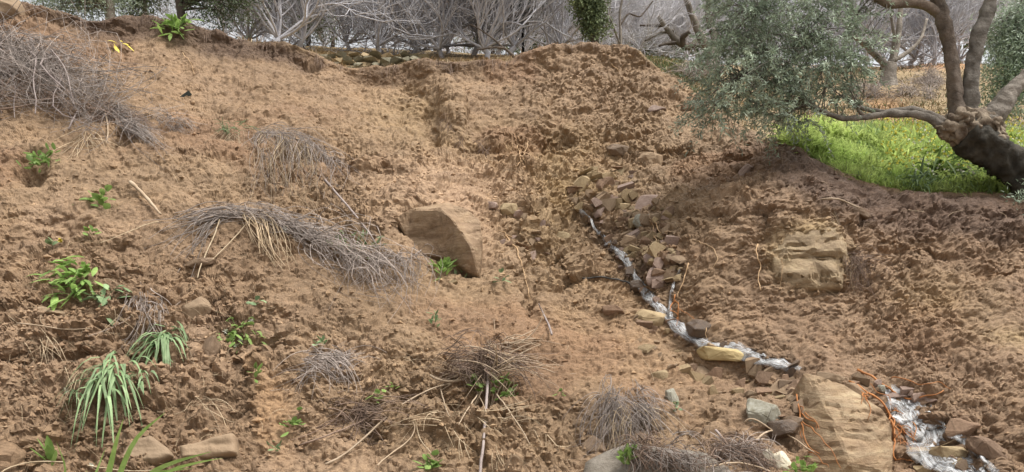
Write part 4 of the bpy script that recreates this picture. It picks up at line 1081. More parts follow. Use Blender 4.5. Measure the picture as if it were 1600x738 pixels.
STICKS = [
    ('stick', [(208, 290), (228, 315), (252, 343)], 0.020, 0.013, 'stick', 'short pale stick pointing down into the arched stems'),
    ('stick', [(505, 285), (545, 330), (592, 388)], 0.012, 0.009, 'stick_grey', 'long straight dark stick leaning below the dry stem curtain'),
    ('stick', [(762, 578), (764, 640), (757, 690), (752, 760)], 0.012, 0.011, 'stick_grey', 'straight grey branch leaning down from the brush pile'),
    ('stick', [(668, 592), (682, 601), (710, 602), (745, 592), (800, 556), (832, 541)], 0.012, 0.005, 'stick', 'bent pale stick crossing the brush pile'),
    ('stick', [(510, 735), (560, 700), (620, 640), (700, 600)], 0.008, 0.006, 'stick', 'long thin stick sloping up to the brush pile'),
    ('stick', [(470, 700), (530, 680), (590, 650)], 0.007, 0.004, 'twig', 'thin brown twig below the fan of dark twigs'),
    ('stick', [(590, 735), (650, 680), (645, 660)], 0.007, 0.004, 'stick', 'forked end twig above the bright leaf rosette'),
    ('stick', [(682, 608), (700, 655)], 0.006, 0.004, 'stick', 'short straw leaning left of the brush pile base'),
    ('stick', [(752, 612), (716, 665)], 0.006, 0.004, 'stick', 'pale straw slanting left from the brush pile'),
    ('stick', [(780, 620), (828, 700)], 0.006, 0.004, 'stick', 'pale straw slanting right from the brush pile'),
    ('stick', [(730, 590), (762, 650)], 0.006, 0.004, 'stick', 'straw crossing the grey leaning branch'),
    ('stick', [(646, 660), (660, 700), (672, 715)], 0.005, 0.003, 'straw', 'three straw stalk rising from the bright leaf rosette'),
    ('stick', [(250, 352), (215, 362), (160, 385)], 0.006, 0.003, 'straw', 'pale trailing end of the arched bundle'),
    ('stick', [(345, 345), (330, 390), (308, 440)], 0.007, 0.005, 'straw', 'long stalk hanging straight from the arched bundle'),
    ('stick', [(390, 352), (350, 395), (330, 412)], 0.006, 0.005, 'straw', 'pale stalk slanting left under the arched bundle'),
    ('stick', [(0, 176), (25, 174), (48, 170)], 0.012, 0.010, 'twig', 'brown twig end under the matted dead bush'),
    ('stick', [(30, 508), (75, 515), (140, 522)], 0.007, 0.004, 'stick', 'thin exposed stem under the flat clay shelf'),
    ('stick', [(1180, 694), (1205, 672), (1240, 690), (1270, 712)], 0.007, 0.005, 'stick', 'pale curved twig over the dark damp stone'),
    ('stick', [(1160, 665), (1182, 660), (1210, 680)], 0.006, 0.004, 'stick', 'short forked twig left of the dark damp stone'),
    ('stick', [(1118, 680), (1130, 700), (1142, 712)], 0.009, 0.007, 'stick_grey', 'pale broken stick on the dark stem heap'),
    ('stick', [(1100, 735), (1150, 728), (1195, 742)], 0.008, 0.006, 'stick', 'stick lying at the foot of the dark stem heap'),
    ('stick', [(47, 66), (58, 85), (70, 105)], 0.020, 0.014, 'stick_grey', 'stout pale limb stub on top of the matted bush'),
    ('stick', [(130, 165), (118, 190), (105, 208)], 0.012, 0.008, 'stick_grey', 'stout stalk hanging from the matted bush'),
    ('stick', [(155, 150), (168, 190), (170, 232)], 0.010, 0.006, 'stick', 'pale stalk dangling at the matted bush end'),
    ('stick', [(1285, 318), (1310, 318), (1340, 332)], 0.010, 0.006, 'stick', 'light root edge along the tilted clay plate'),
    ('stick', [(860, 530), (850, 500), (842, 482)], 0.010, 0.006, 'stick_grey', 'dark twig stuck in the smooth clay mid slope'),
    ('stick', [(0, 742), (80, 720), (150, 735), (240, 742)], 0.006, 0.004, 'straw', 'dry stalk lying under the grass blades'),
]
for s in STICKS:
    rod(s[0], s[1], s[2], s[3], s[4], s[5], 'stick', lift=0.02, stiff=True)
rod('hose', [(908, 434), (935, 432), (965, 437), (990, 446)], 0.008, 0.008, 'hose', 'thin black hose lying across the clay to the stream', 'hose', lift=0.02)
# roots: orange ones by the slab, pale ones hanging over the mound
ROOTS = [
    ([(1345, 582), (1372, 596), (1395, 612), (1412, 622), (1440, 620), (1470, 610)], 0.013, 0.006, 'root', 'thick orange root curving above the cascade lip'),
    ([(1330, 600), (1350, 615), (1380, 634), (1393, 645), (1396, 680), (1397, 720)], 0.011, 0.008, 'root', 'orange root running down the right edge of the slab'),
    ([(1385, 640), (1390, 670), (1398, 700), (1394, 735)], 0.009, 0.006, 'root', 'orange root hanging straight beside the slab edge'),
    ([(1393, 640), (1420, 648), (1432, 668), (1424, 690), (1436, 712)], 0.006, 0.004, 'root', 'looping orange root across the falling water'),
    ([(1400, 660), (1418, 680), (1440, 700), (1445, 725)], 0.006, 0.004, 'root', 'orange root trailing over the wet stones'),
    ([(1408, 688), (1425, 705), (1438, 722)], 0.006, 0.003, 'root', 'short orange root at the cascade foot'),
    ([(1405, 720), (1425, 722), (1440, 718)], 0.005, 0.004, 'root', 'level orange root end near the cascade foot'),
    ([(1395, 690), (1415, 668), (1432, 690)], 0.005, 0.003, 'root', 'arched orange root between slab and water'),
    ([(1250, 620), (1252, 650), (1246, 672), (1262, 690), (1285, 715)], 0.009, 0.004, 'root', 'orange root down the left face of the slab'),
    ([(1256, 655), (1275, 675), (1300, 705), (1318, 732)], 0.007, 0.003, 'root', 'thin orange root fanning over the slab face'),
    ([(1258, 700), (1280, 715), (1300, 735)], 0.006, 0.003, 'root', 'lowest orange root fan on the slab'),
    ([(1055, 468), (1050, 485), (1060, 502)], 0.008, 0.004, 'root', 'orange root tuft beside the stream bend'),
    ([(1058, 472), (1062, 488), (1056, 503)], 0.007, 0.004, 'root', 'second orange root at the stream bend'),
    ([(1018, 345), (1024, 370), (1030, 405)], 0.009, 0.005, 'root_pale', 'pale root hanging right of the broad pinkish slab'),
    ([(1024, 350), (1036, 370), (1040, 382)], 0.007, 0.004, 'root_pale', 'short pale root beside the longer one above stream'),
    ([(1078, 414), (1070, 440), (1060, 470)], 0.009, 0.004, 'root_pale', 'pale root down the left side of the mound'),
    ([(1088, 378), (1115, 386), (1122, 410), (1112, 425)], 0.007, 0.004, 'root_pale', 'curved pale root high on the mound'),
    ([(1184, 385), (1186, 410), (1190, 455)], 0.009, 0.005, 'root_pale', 'straight pale root left of the ochre clay block'),
    ([(1222, 405), (1223, 430), (1222, 447)], 0.006, 0.004, 'root_pale', 'pale root across the ochre clay block'),
    ([(788, 368), (805, 385), (815, 415), (820, 440), (828, 470)], 0.010, 0.005, 'root_pale', 'long pale root winding down the middle slope'),
    ([(800, 370), (780, 362)], 0.008, 0.004, 'root_pale', 'short level pale root at the top of the long one'),
    ([(808, 228), (812, 245), (810, 262)], 0.010, 0.006, 'root_pale', 'pale root loop in the undercut hollow'),
    ([(826, 222), (818, 240), (822, 256)], 0.009, 0.005, 'root_pale', 'pale root hanging beside the loop in the hollow'),
    ([(285, 85), (298, 100), (305, 118)], 0.009, 0.005, 'root_pale', 'pale root hanging below the crest tree'),
    ([(1395, 590), (1440, 600), (1485, 605)], 0.006, 0.003, 'root', 'thin orange root end above the cascade'),
    ([(955, 100), (962, 106), (966, 112)], 0.008, 0.005, 'root_pale', 'short root on the right crest face'),
    ([(1105, 505), (1103, 520), (1104, 530)], 0.007, 0.004, 'root_pale', 'small root hanging under the dark wet stone'),
]
for pts, r0, r1, mat, lab in ROOTS:
    rod('root', pts, r0 * 0.72, r1 * 0.72, mat, lab, 'root', lift=0.03 if mat == 'root' else 0.012, wob=0.016)

rr_ = random.Random(41)
for k in range(22):
    x0, y0 = rr_.choice([(1392, 640), (1398, 665), (1405, 685), (1255, 640), (1258, 690), (1350, 612), (1052, 478)])
    x0 += rr_.uniform(-8, 10); y0 += rr_.uniform(-8, 8); dx = rr_.uniform(-6, 34); dy = rr_.uniform(14, 46)
    rod('rootlet', [(x0, y0), (x0 + dx * 0.6 + rr_.uniform(-8, 8), y0 + dy * 0.4), (x0 + dx, y0 + dy)], 0.0038, 0.0018, 'root', 'thin orange rootlet dangling beside the running water or slab', 'root', lift=0.02, wob=0.02, group='orange rootlets by the water', n=14, k=5)
# fine rootlets and straw bits all over the broken earth (nobody could count them)
i_ = pick(INVIEW & (onslide > 0.9), 900, wc); rg_ = np.random.default_rng(77)
P_, R_ = strands(VALL[i_] + NP[i_] * 0.012, NP[i_], np.stack([rg_.normal(0, 0.8, 900), rg_.normal(-0.2, 0.2, 900), rg_.normal(-0.5, 0.6, 900)], axis=1), rg_.uniform(0.05, 0.24, 900), 0.0019, curl=0.5, lift=0.03, sag=0.2, seed=78)
v_, q_ = tubes(P_, R_, 3)
tag(link('rootlets', make_mesh('rootlets', v_, q_, M['straw'], True, np.repeat(rg_.uniform(0.4, 1.15, (900, 1)), 21, axis=0) * np.ones((1, 3)))), 'fine rootlets and straw bits in the broken earth', kind='stuff')

# ------------------------------------------------------------------ green plants
def blades(A, D, L, W, droop, seg=4, shape='grass', seed=0, up=np.array([0, 0, 1.0])):
    """curved blades: strips with seg quads; shape grass tapers to a tip, leaf is widest in the middle"""
    rg = np.random.default_rng(seed); n = len(A)
    D = unit(D); t = np.linspace(0, 1, seg + 1)
    L = np.broadcast_to(L, (n,)); W = np.broadcast_to(W, (n,)); droop = np.broadcast_to(droop, (n,))
    S = unit(np.cross(D, up + rg.normal(0, 0.35, (n, 3))))
    P = A[:, None, :] + D[:, None, :] * (L[:, None] * t)[..., None]
    P[..., 2] -= (droop * L)[:, None] * t[None, :] ** 2
    prof = (1 - t ** 2 * 0.97) if shape == 'grass' else np.sin(np.pi * np.clip(t * 0.93 + 0.05, 0, 1)) ** 0.75
    off = S[:, None, :] * (W[:, None] * 0.5 * prof[None, :])[..., None]
    mid = np.zeros_like(P); nrm = np.cross(D, S); mid = nrm[:, None, :] * (W[:, None] * 0.16 * prof[None, :])[..., None]
    X = np.stack([P - off + mid, P, P + off + mid], axis=2)
    i = np.arange(n * (seg + 1) * 3).reshape(n, seg + 1, 3)
    q1 = np.stack([i[:, :-1, 0], i[:, :-1, 1], i[:, 1:, 1], i[:, 1:, 0]], axis=-1).reshape(-1, 4)
    q2 = np.stack([i[:, :-1, 1], i[:, :-1, 2], i[:, 1:, 2], i[:, 1:, 1]], axis=-1).reshape(-1, 4)
    return X.reshape(-1, 3), np.concatenate([q1, q2])
def plant(name, label, px, py, spread_px, n, Lpx, Wpx, mat, droop=0.5, shape='leaf', dirv=(0, -0.5, 0.8), jit=0.7, separate=False, seed=0, group=None, cat='plant', stem=True, bright=1.0):
    rg = np.random.default_rng(seed + int(px)); root_p, nn = pix(px, min(py, 760)); s = root_p[1] / F
    root = empty(name, root_p); tag(root, label, cat, group)
    a = rg.normal(0, 0.5, (n, 2)) * spread_px * s
    A = np.stack([a[:, 0], 0.9 * a[:, 1] - 0.03, a[:, 1]], axis=1) + nn * 0.03
    D = np.array(dirv)[None, :] + rg.normal(0, jit, (n, 3)) * np.array([1, 0.5, 0.8])
    # lean outward from the middle
    D[:, 0] += a[:, 0] / (spread_px * s + 1e-6) * 0.8
    L = rg.uniform(0.6, 1.15, n) * Lpx * s; W = rg.uniform(0.7, 1.2, n) * Wpx * s
    V_, q = blades(A, D, L, W, droop * rg.uniform(0.5, 1.4, n), seed=seed, shape=shape)
    c = np.repeat(rg.uniform(0.75, 1.3, (n, 1)) * np.array([[1, 1, 1]]) * bright, 15, axis=0)
    part = 'leaf' if shape == 'leaf' else 'blade'
    if separate:
        for k in range(n):
            link(part, make_mesh(part, V_[k * 15:(k + 1) * 15], np.concatenate([q[k * 4:(k + 1) * 4], q[n * 4 + k * 4:n * 4 + (k + 1) * 4]]) - k * 15, M[mat], True, c[k * 15:(k + 1) * 15]), root)
    else:
        link('leaves' if part == 'leaf' else 'blades', make_mesh(part, V_, q, M[mat], True, c), root)
    if stem:
        m = max(2, n // 4); P = np.stack([np.zeros((m, 3)) + A[:m] * 0.2, A[:m] * 0.6 + D[:m] * (L[:m] * 0.2)[:, None], A[:m] + D[:m] * (L[:m] * 0.35)[:, None]], axis=1)
        v, qq = tubes(P, np.full((m, 3), 0.0025), 4)
        link('stems', make_mesh('stems', v, qq, M[mat], True, np.full((len(v), 3), 0.8)), root)
    return root
plant('leafy_plant', 'lush uprooted plant with long pale green leaves on left slope', 118, 437, 34, 60, 34, 9, 'green', 0.5, dirv=(0.05, -0.9, 0.35), separate=True, seed=1, bright=1.35)
plant('leafy_plant', 'trailing blue green leaves right of the lush uprooted plant', 165, 464, 30, 14, 30, 12, 'sage', 0.4, dirv=(0.5, -0.6, 0.15), separate=True, seed=2)
plant('leafy_plant', 'bushy light green sprig in a hollow under dead bush', 72, 252, 22, 34, 16, 8, 'green', 0.3, seed=3, jit=0.8)
plant('leafy_plant', 'light green sprig below the hanging pale stalks', 158, 316, 18, 18, 22, 10, 'green', 0.4, seed=4, separate=True)
plant('leafy_plant', 'small green leaves low under the light green sprig', 144, 369, 8, 7, 16, 9, 'green', 0.3, seed=5, separate=True, bright=1.1)
plant('leafy_plant', 'tiny pale green shoot left of the lush uprooted plant', 84, 384, 6, 5, 14, 8, 'sage', 0.4, seed=6)
plant('leafy_plant', 'tiny yellow green shoot above the lush uprooted plant', 99, 376, 5, 4, 11, 6, 'yellow', 0.4, seed=7)
plant('leafy_plant', 'pair of pale leaves beside the upright clay block', 405, 474, 6, 5, 15, 7, 'sage', 0.5, seed=8)
plant('weed', 'white flowered green weed hanging over a dark hollow', 372, 518, 34, 40, 20, 7, 'green', 0.7, dirv=(0.1, -0.6, 0.2), seed=9)
plant('grass_tuft', 'drooping grey green grass tuft below dead stem bundle', 255, 528, 16, 46, 64, 5, 'sage', 1.3, 'grass', (0.0, -0.55, 0.25), 0.35, True, 10, cat='grass tuft', stem=False)
plant('grass_tuft', 'drooping yellow green grass tuft on a ledge of earth', 170, 583, 30, 44, 62, 5, 'sage', 1.5, 'grass', (0.1, -0.6, 0.25), 0.4, True, 11, bright=1.15, cat='grass tuft', stem=False)
plant('grass_tuft', 'little grass tuft left of the yellow green tuft', 130, 612, 5, 7, 34, 4, 'sage', 1.2, 'grass', (0.1, -0.5, 0.3), 0.3, True, 12, cat='grass tuft', stem=False)
plant('grass_tuft', 'short blue green blades between the two drooping tufts', 222, 590, 12, 16, 26, 4, 'sage', 1.0, 'grass', (0.0, -0.6, 0.3), 0.5, True, 13, cat='grass tuft', stem=False)
plant('seedling', 'bright green rosette on smooth clay tongue', 459, 659, 10, 18, 14, 8, 'green', 0.2, seed=14, bright=1.1)
plant('seedling', 'sparse yellow green seedling low on the clay tongue', 435, 703, 9, 10, 13, 5, 'sage', 0.3, seed=15)
plant('seedling', 'bright broad leaf rosette under three straw stalks', 664, 717, 13, 12, 22, 14, 'green', 0.2, seed=16, separate=True)
plant('weed', 'tall yellow green weed beside the clay block foot', 690, 422, 11, 34, 18, 6, 'green', 0.2, dirv=(0, -0.35, 1.0), jit=0.5, seed=17, bright=1.2)
plant('seedling', 'low sage leaves right of the tall yellow green weed', 727, 432, 12, 9, 14, 6, 'sage', 0.3, seed=18)
plant('seedling', 'faint sage leaves at the foot of the middle slope', 782, 440, 10, 7, 12, 6, 'sage', 0.3, seed=19)
plant('leafy_plant', 'pale green leaves on the arched stem bundle', 532, 375, 14, 12, 16, 8, 'green', 0.3, seed=20)
plant('leafy_plant', 'green leaves growing through the brush pile end', 790, 607, 24, 26, 20, 9, 'green', 0.5, seed=21)
plant('leafy_plant', 'single broad green leaf pair under brush pile', 745, 602, 7, 5, 24, 14, 'green', 0.3, seed=22, separate=True, bright=0.9)
plant('seedling', 'small green seedling in the crumbled middle earth', 594, 617, 9, 8, 15, 6, 'green', 0.3, seed=23)
plant('seedling', 'tiny green seedling right above the crumbled middle earth', 620, 603, 5, 5, 11, 7, 'green', 0.3, seed=24)
plant('seedling', 'flat sage seedling above the small heap of stems', 508, 536, 12, 10, 12, 6, 'sage', 0.2, seed=25)
plant('seedling', 'pale weed patch right of the small stem heap', 680, 505, 9, 12, 14, 5, 'sage', 0.2, seed=26)
plant('seedling', 'tiny seedling on the smooth lower slope', 880, 614, 6, 6, 12, 6, 'green', 0.3, seed=27)
plant('seedling', 'yellow green sprig beside the smooth clay tongue', 398, 583, 8, 9, 16, 6, 'green', 0.1, dirv=(0, -0.3, 1), seed=28)
plant('leafy_plant', 'bright green upright sprout in front of the concrete block', 980, 722, 8, 22, 26, 7, 'green', 0.15, dirv=(0, -0.3, 1), jit=0.4, seed=29, bright=1.15)
plant('leafy_plant', 'bright green sprout right of the cream white stones', 1248, 734, 16, 26, 18, 8, 'green', 0.2, seed=30, bright=1.15)
plant('fern', 'bright green fern at the foot of the crest tree', 278, 46, 16, 40, 26, 7, 'green', 0.4, dirv=(0, -0.4, 0.6), jit=0.7, seed=31, cat='fern', bright=1.15)
plant('leafy_plant', 'yellowed fallen leaves high on the left slope', 184, 74, 10, 8, 20, 6, 'yellow', 0.4, dirv=(0.4, -0.6, 0.1), seed=32, stem=False)
plant('leafy_plant', 'sage leaves on the arched bundle above clay weed', 560, 392, 26, 26, 18, 4, 'sage', 0.2, 'grass', seed=33)
plant('seedling', 'upright two leaf seedling at the bottom left grass', 85, 722, 7, 5, 44, 13, 'green', 0.1, dirv=(0, -0.3, 1), jit=0.3, separate=True, seed=34, bright=1.2)
plant('seedling', 'pale herb under the great olive branch end on clay', 1056, 640, 8, 8, 12, 5, 'sage', 0.3, seed=35)
# the white flowers of the weed and the bindweed by the tuft
def flowers(name, label, spots, size_px, seed):
    root = empty(name, pix(*spots[0])[0]); tag(root, label, 'flower'); ol = np.array(root.location); rg = np.random.default_rng(seed)
    for x, y in spots:
        p, nn = pix(x, y); s = p[1] / F; n = 6
        th = np.arange(n) / n * 6.283; D = np.stack([np.cos(th), np.full(n, -0.35), np.sin(th)], axis=1)
        V_, q = blades(np.tile(p + nn * 0.03 - ol, (n, 1)), D, size_px * s * 0.55, size_px * s * 0.5, 0.05, 4, 'leaf', seed)
        link('flower_head', make_mesh('flower_head', V_, q, M['flower_white'], True), root)
    v, q = tubes(np.array([[np.zeros(3), np.array([0, -0.02, 0.02]), np.array([0.01, -0.03, 0.03])]]), np.full((1, 3), 0.002), 4)
    link('stem', make_mesh('stem', v, q, M['sage'], True, np.ones((len(v), 3))), root)
flowers('flower', 'small white flowers on the weed over the dark hollow', [(365, 540), (352, 522), (392, 507), (380, 530)], 9, 1)
flowers('flower', 'white bindweed flower left of the yellow green grass tuft', [(104, 612)], 13, 2)
flowers('flower', 'white flower on the arched grey stem bundle', [(446, 357)], 10, 3)
flowers('flower', 'small white flower under the long grass blades', [(150, 726)], 9, 4)
# long fresh blades in the foreground, rooted on the foot of the bank
gb = empty('grass_plant', pix(175, 765)[0]); tag(gb, 'tall fresh green grass blades growing at the foot of the bank', 'grass'); gl_ = np.array(gb.location)
BL = [([(158, 790), (172, 735), (182, 690), (193, 655)], 13), ([(172, 790), (195, 720), (215, 680), (258, 645)], 11), ([(200, 790), (230, 740), (270, 722), (330, 706)], 9), ([(220, 790), (262, 735), (310, 722), (348, 716)], 7),
      ([(130, 790), (150, 740), (165, 700)], 6), ([(210, 795), (225, 745), (240, 738), (300, 732)], 7), ([(95, 790), (104, 730), (88, 690)], 6), ([(145, 795), (140, 760), (135, 735)], 8), ([(240, 795), (280, 745), (330, 738)], 8)]
for k, (pts, wpx) in enumerate(BL):
    ln = smooth_line(np.array(pts, float), 10); Y0 = 3.9
    P = np.array([at(x, y, Y0 + 0.05 * math.sin(i * 0.4 + k) - 0.012 * i) for i, (x, y) in enumerate(ln)])
    g0 = ground(P[0, 0], P[0, 1] + 0.05); P = np.vstack([g0, P])
    t = np.linspace(0, 1, len(P)); T = unit(np.gradient(P, axis=0)); S = unit(np.cross(T, np.array([0.25, 1, 0.2])))
    hw = (wpx / F * float(RY(Y0)) * 0.5 * (1 - t ** 2.2 * 0.95))[:, None]; mid = np.cross(T, S) * hw * 0.3
    X = np.stack([P - S * hw + mid, P, P + S * hw + mid], axis=1).reshape(-1, 3) - gl_
    i = np.arange(len(P) * 3).reshape(-1, 3)
    q = np.concatenate([np.stack([i[:-1, a], i[:-1, a + 1], i[1:, a + 1], i[1:, a]], axis=-1) for a in (0, 1)])
    link('blade', make_mesh('blade', X, q, M['green'], True, np.full((len(X), 3), 1.6)), gb)
# litter
o = place_rock('plastic_scrap', 290, 148, 17, 8, 'rag', 24, 0.1, SMALL); tag(o, 'crumpled dark green plastic scrap on the upper left slope', 'scrap')
o = place_rock('plastic_scrap', 708, 442, 14, 8, 'stone_ochre', 20, -0.1); tag(o, 'small orange brown scrap below the tall weed', 'scrap')

# ------------------------------------------------------------------ meadow and dry grass behind the edge (uncountable)
def grass(name, label, mask, n, L, W, mat, droop=0.5, lean=(0, -0.15, 1), jit=0.4, wgt=None, seed=0, cvar=(0.6, 1.4), seg=2):
    i = pick(mask, n, wgt); rg = np.random.default_rng(seed)
    D = np.array(lean)[None] + rg.normal(0, jit, (n, 3)); A = VALL[i] + rg.normal(0, 0.02, (n, 3)) * np.array([1, 1, 0])
    pn = 1 + 0.35 * fbm(A, 0.7, 2, seed + 3)
    V_, q = blades(A, D, rg.uniform(L[0], L[1], n) * pn, rg.uniform(W[0], W[1], n), droop, seg, 'grass', seed)
    c = np.repeat(rg.uniform(cvar[0], cvar[1], (n, 1)) * (1 + 0.2 * fbm(A, 0.5, 2, seed + 5))[:, None] * np.ones((1, 3)), (seg + 1) * 3, axis=0)
    return tag(link(name, make_mesh(name, V_, q, M[mat], True, c)), label, kind='stuff')
edge_y = row_at(EDGE, PXD)[0]
behind = VALL[:, 1] > row_at(EDGE, PXD)[1] + 0.03
mead = behind & (PXD > 1225) & (PXD < 1860) & (VALL[:, 1] < RY(14.4)) & (PYD > 185)
mw = np.where(VALL[:, 1] < RY(11.8), 1.6, 0.7) / VALL[:, 1]
grass('meadow_grass', 'lush bright green meadow grass under the olive', mead, 23000, (0.10, 0.32), (0.006, 0.014), 'meadow', 0.6, jit=0.55, wgt=mw, seed=3)
grass('meadow_grass', 'pale seeding grass drifting over the meadow', mead & (PXD > 1330), 5000, (0.15, 0.36), (0.005, 0.009), 'sage', 0.7, jit=0.5, seed=4, cvar=(0.9, 1.6))
def dots(name, label, mask, n, r, mat, hgt, seed):
    i = pick(mask, n); rg = np.random.default_rng(seed); m = 5
    A = VALL[i] + np.stack([rg.normal(0, 0.02, n), rg.normal(0, 0.02, n), rg.uniform(hgt[0], hgt[1], n)], axis=1)
    th = np.arange(m) / m * 6.283
    D = np.stack([np.cos(th), np.full(m, -0.3), np.sin(th)], axis=1)
    V_, q = leaves(np.repeat(A, m, axis=0), np.tile(D, (n, 1)) + rg.normal(0, 0.3, (n * m, 3)), r, r * 0.9)
    return tag(link(name, make_mesh(name, V_, q, M[mat], True)), label, kind='stuff')
dots('yellow_flowers', 'yellow flower heads scattered in the meadow', mead & (PXD > 1380) & (PYD > 200) & (PYD < 290), 700, 0.019, 'flower', (0.14, 0.3), 5)
dots('white_flowers', 'white flower heads scattered in the meadow', mead & (PXD > 1420), 500, 0.016, 'flower_white', (0.12, 0.3), 6)
plant('grass_tuft', 'dark green arching grass tuft at the meadow edge', 1490, 284, 40, 120, 84, 5, 'green', 1.0, 'grass', (0.25, -0.3, 0.55), 0.45, False, 40, cat='grass tuft', stem=False, bright=0.55)
plant('grass_tuft', 'dense fine grass tuft between the meadow and earth', 1432, 292, 22, 60, 46, 4, 'sage', 0.8, 'grass', (0.0, -0.3, 0.7), 0.45, False, 41, cat='grass tuft', stem=False, bright=0.7)
cl_ = np.clip(fbm(VALL, 0.45, 2, 201), 0, 1) ** 2 + 1e-4
grass('meadow_weeds', 'tall leafy green weeds clumped through the meadow', mead & (VALL[:, 1] < RY(12.5)), 5200, (0.2, 0.5), (0.014, 0.03), 'meadow', 0.55, jit=0.5, wgt=cl_, seed=14, cvar=(0.5, 1.15), seg=3)
dry = behind & (VALL[:, 1] > RY(14.2)) & (VALL[:, 1] < RY(21)) & (PXD > 1180) & (PXD < 1860)
grass('dry_grass', 'dry tan grass on the slope behind the meadow', dry, 7000, (0.10, 0.28), (0.006, 0.012), 'straw', 0.6, jit=0.6, seed=7, cvar=(0.5, 1.1))
grass('dry_grass', 'green weeds on the dry slope behind the meadow', dry, 1800, (0.08, 0.2), (0.01, 0.02), 'evergreen', 0.5, jit=0.6, seed=8)
rimm = behind & (VALL[:, 1] < RY(17.5)) & (PXD > 370) & (PXD < 1180) & (PXD < 1190)
grass('dry_grass', 'dry straw grass fringing the top of the slide', rimm, 4500, (0.08, 0.22), (0.006, 0.012), 'straw', 0.6, jit=0.6, seed=9, cvar=(0.6, 1.15))
moss = behind & (PXD > 995) & (PXD < 1110) & (VALL[:, 1] < RY(18))
grass('moss', 'yellow green moss and low weeds on the bank right of crest', moss, 4000, (0.03, 0.10), (0.008, 0.02), 'evergreen', 0.4, jit=0.8, seed=10, cvar=(0.7, 1.3))
rimr = (np.abs(VALL[:, 1] - row_at(EDGE, PXD)[1]) < 0.10) & (PXD > -40) & (PXD < 1010)
grass('rim_roots', 'matted roots and thatch hanging from the torn rim', rimr, 2600, (0.06, 0.20), (0.004, 0.008), 'twig', 0.6, (0, -0.7, -0.5), 0.5, seed=11)

# ------------------------------------------------------------------ trees
def grow_branches(r, base, d0, spec):
    """spec: list of levels (count, length, radius, spread, up); returns per-level polylines"""
    levels = []
    cur = [(np.array(base, float), unit(np.array(d0, float)), 1.0)]
    for (cnt, L, rad, spread, upw, n) in spec:
        out = []; nxt = []
        for (p, d, sc) in cur:
            for k in range(cnt):
                dd = unit(d + r.normal(0, spread, 3) + np.array([0, 0, upw]))
                q = p.copy(); pts = [q.copy()]; ll = L * r.uniform(0.65, 1.25) * sc
                bend = r.normal(0, 0.16, 3)
                for j in range(n - 1):
                    dd = unit(dd + bend * (3.0 / n) + np.array([0, 0, upw * 0.25]) + r.normal(0, 0.10, 3))
                    q = q + dd * ll / (n - 1); pts.append(q.copy())
                out.append((np.array(pts), rad * r.uniform(0.8, 1.2) * sc))
                for f in (0.45, 0.72, 1.0):
                    jx = int(round(f * (n - 1)))
                    nxt.append((pts[jx], unit(pts[min(jx, n - 1)] - pts[max(jx - 1, 0)]), sc * (0.95 if f == 1.0 else 0.85)))
        levels.append(out)
        if len(nxt) > 640:
            nxt = [nxt[i] for i in r.choice(len(nxt), 640, replace=False)]
        cur = nxt
    return levels
def level_mesh(levels, taper, k):
    parts = []
    for out, tp, kk in zip(levels, taper, k):
        P = np.stack([o[0] for o in out]); n = P.shape[1]
        R = np.array([o[1] for o in out])[:, None] * np.linspace(1, tp, n)[None]
        parts.append(tubes(P, R, kk))
    return merge(parts)
def fig_tree(seed, mat='fig', thick=1.0):
    r = np.random.default_rng(seed)
    root = empty('fig_tree', (0, 0, 0))
    trunk = [(np.array([[0, 0, -0.25], [0.02, 0, 0.0], [0.05 * r.normal(), 0.03, 0.10], [0.08 * r.normal(), 0, 0.16]]), 0.05 * thick)]
    lv = grow_branches(r, trunk[0][0][-1], (0.2 * r.normal(), 0, 0.8), [
        (12, 0.9, 0.021 * thick, 0.85, 0.18, 7), (2, 0.9, 0.0125 * thick, 0.55, 0.28, 6), (2, 0.9, 0.0085, 0.50, 0.32, 6), (2, 0.8, 0.0066, 0.42, 0.36, 5)])
    v, q = level_mesh([trunk], [0.85], [9]); link('trunk', make_mesh('trunk', v, q, M[mat], True, np.full((len(v), 3), 0.8)), root)
    v, q = level_mesh(lv[:2], [0.6, 0.55], [6, 5]); link('limbs', make_mesh('limbs', v, q, M[mat], True, np.full((len(v), 3), 0.9)), root)
    v, q = level_mesh(lv[2:], [0.5, 0.4], [4, 3]); link('crown', make_mesh('crown', v, q, M[mat], True, np.repeat(r.uniform(0.75, 1.25, (len(v) // 3 + 1, 1)), 3, axis=0)[:len(v)] * np.ones((1, 3))), root)
    return root
figs = [fig_tree(50 + k) for k in range(4)]
FIG = [(392, 17.4), (470, 17.0), (590, 17.2), (690, 16.9), (800, 17.1), (880, 17.4), (1000, 17.6), (430, 16.4), (760, 16.4), (1350, 19.0), (1460, 19.4), (440, 21.5), (505, 23.5), (545, 19.0), (600, 22.0), (648, 18.6), (700, 20.5), (742, 18.4), (780, 22.5), (858, 19.5), (900, 23.0), (975, 20.0), (1030, 22.5), (1075, 19.5), (1165, 21.0), (345, 21.0),
       (1330, 21.0), (1425, 20.5), (1500, 22.0), (1380, 24.0), (1570, 23.0), (670, 26.0), (820, 27.0), (1250, 23.5), (950, 28.0), (400, 26.0)]
FL = {392: 'bare silver fig tree left of the rim stone wall', 545: 'bare silver fig tree directly behind the rim stone wall', 742: 'bare silver fig tree with drooping limb over the crest dip',
      858: 'bare silver fig tree behind the hump of the crest', 1425: 'bare pale fig tree behind the twin olive limbs', 1330: 'bare pale fig tree seen between two olives',
      648: 'bare fig tree behind the right end of the stone wall', 345: 'bare fig tree behind the foliage of the dark rim olive', 975: 'bare fig tree behind the slender forked sapling',
      1075: 'low bare fig behind the gnarled pruned tree', 700: 'bare fig tree between the stone wall and the dark fallen branch', 1500: 'bare fig tree between the twin limbs of the old olive',
      440: 'bare fig tree left of the dark green bush', 505: 'bare fig tree beside the dark green bush'}
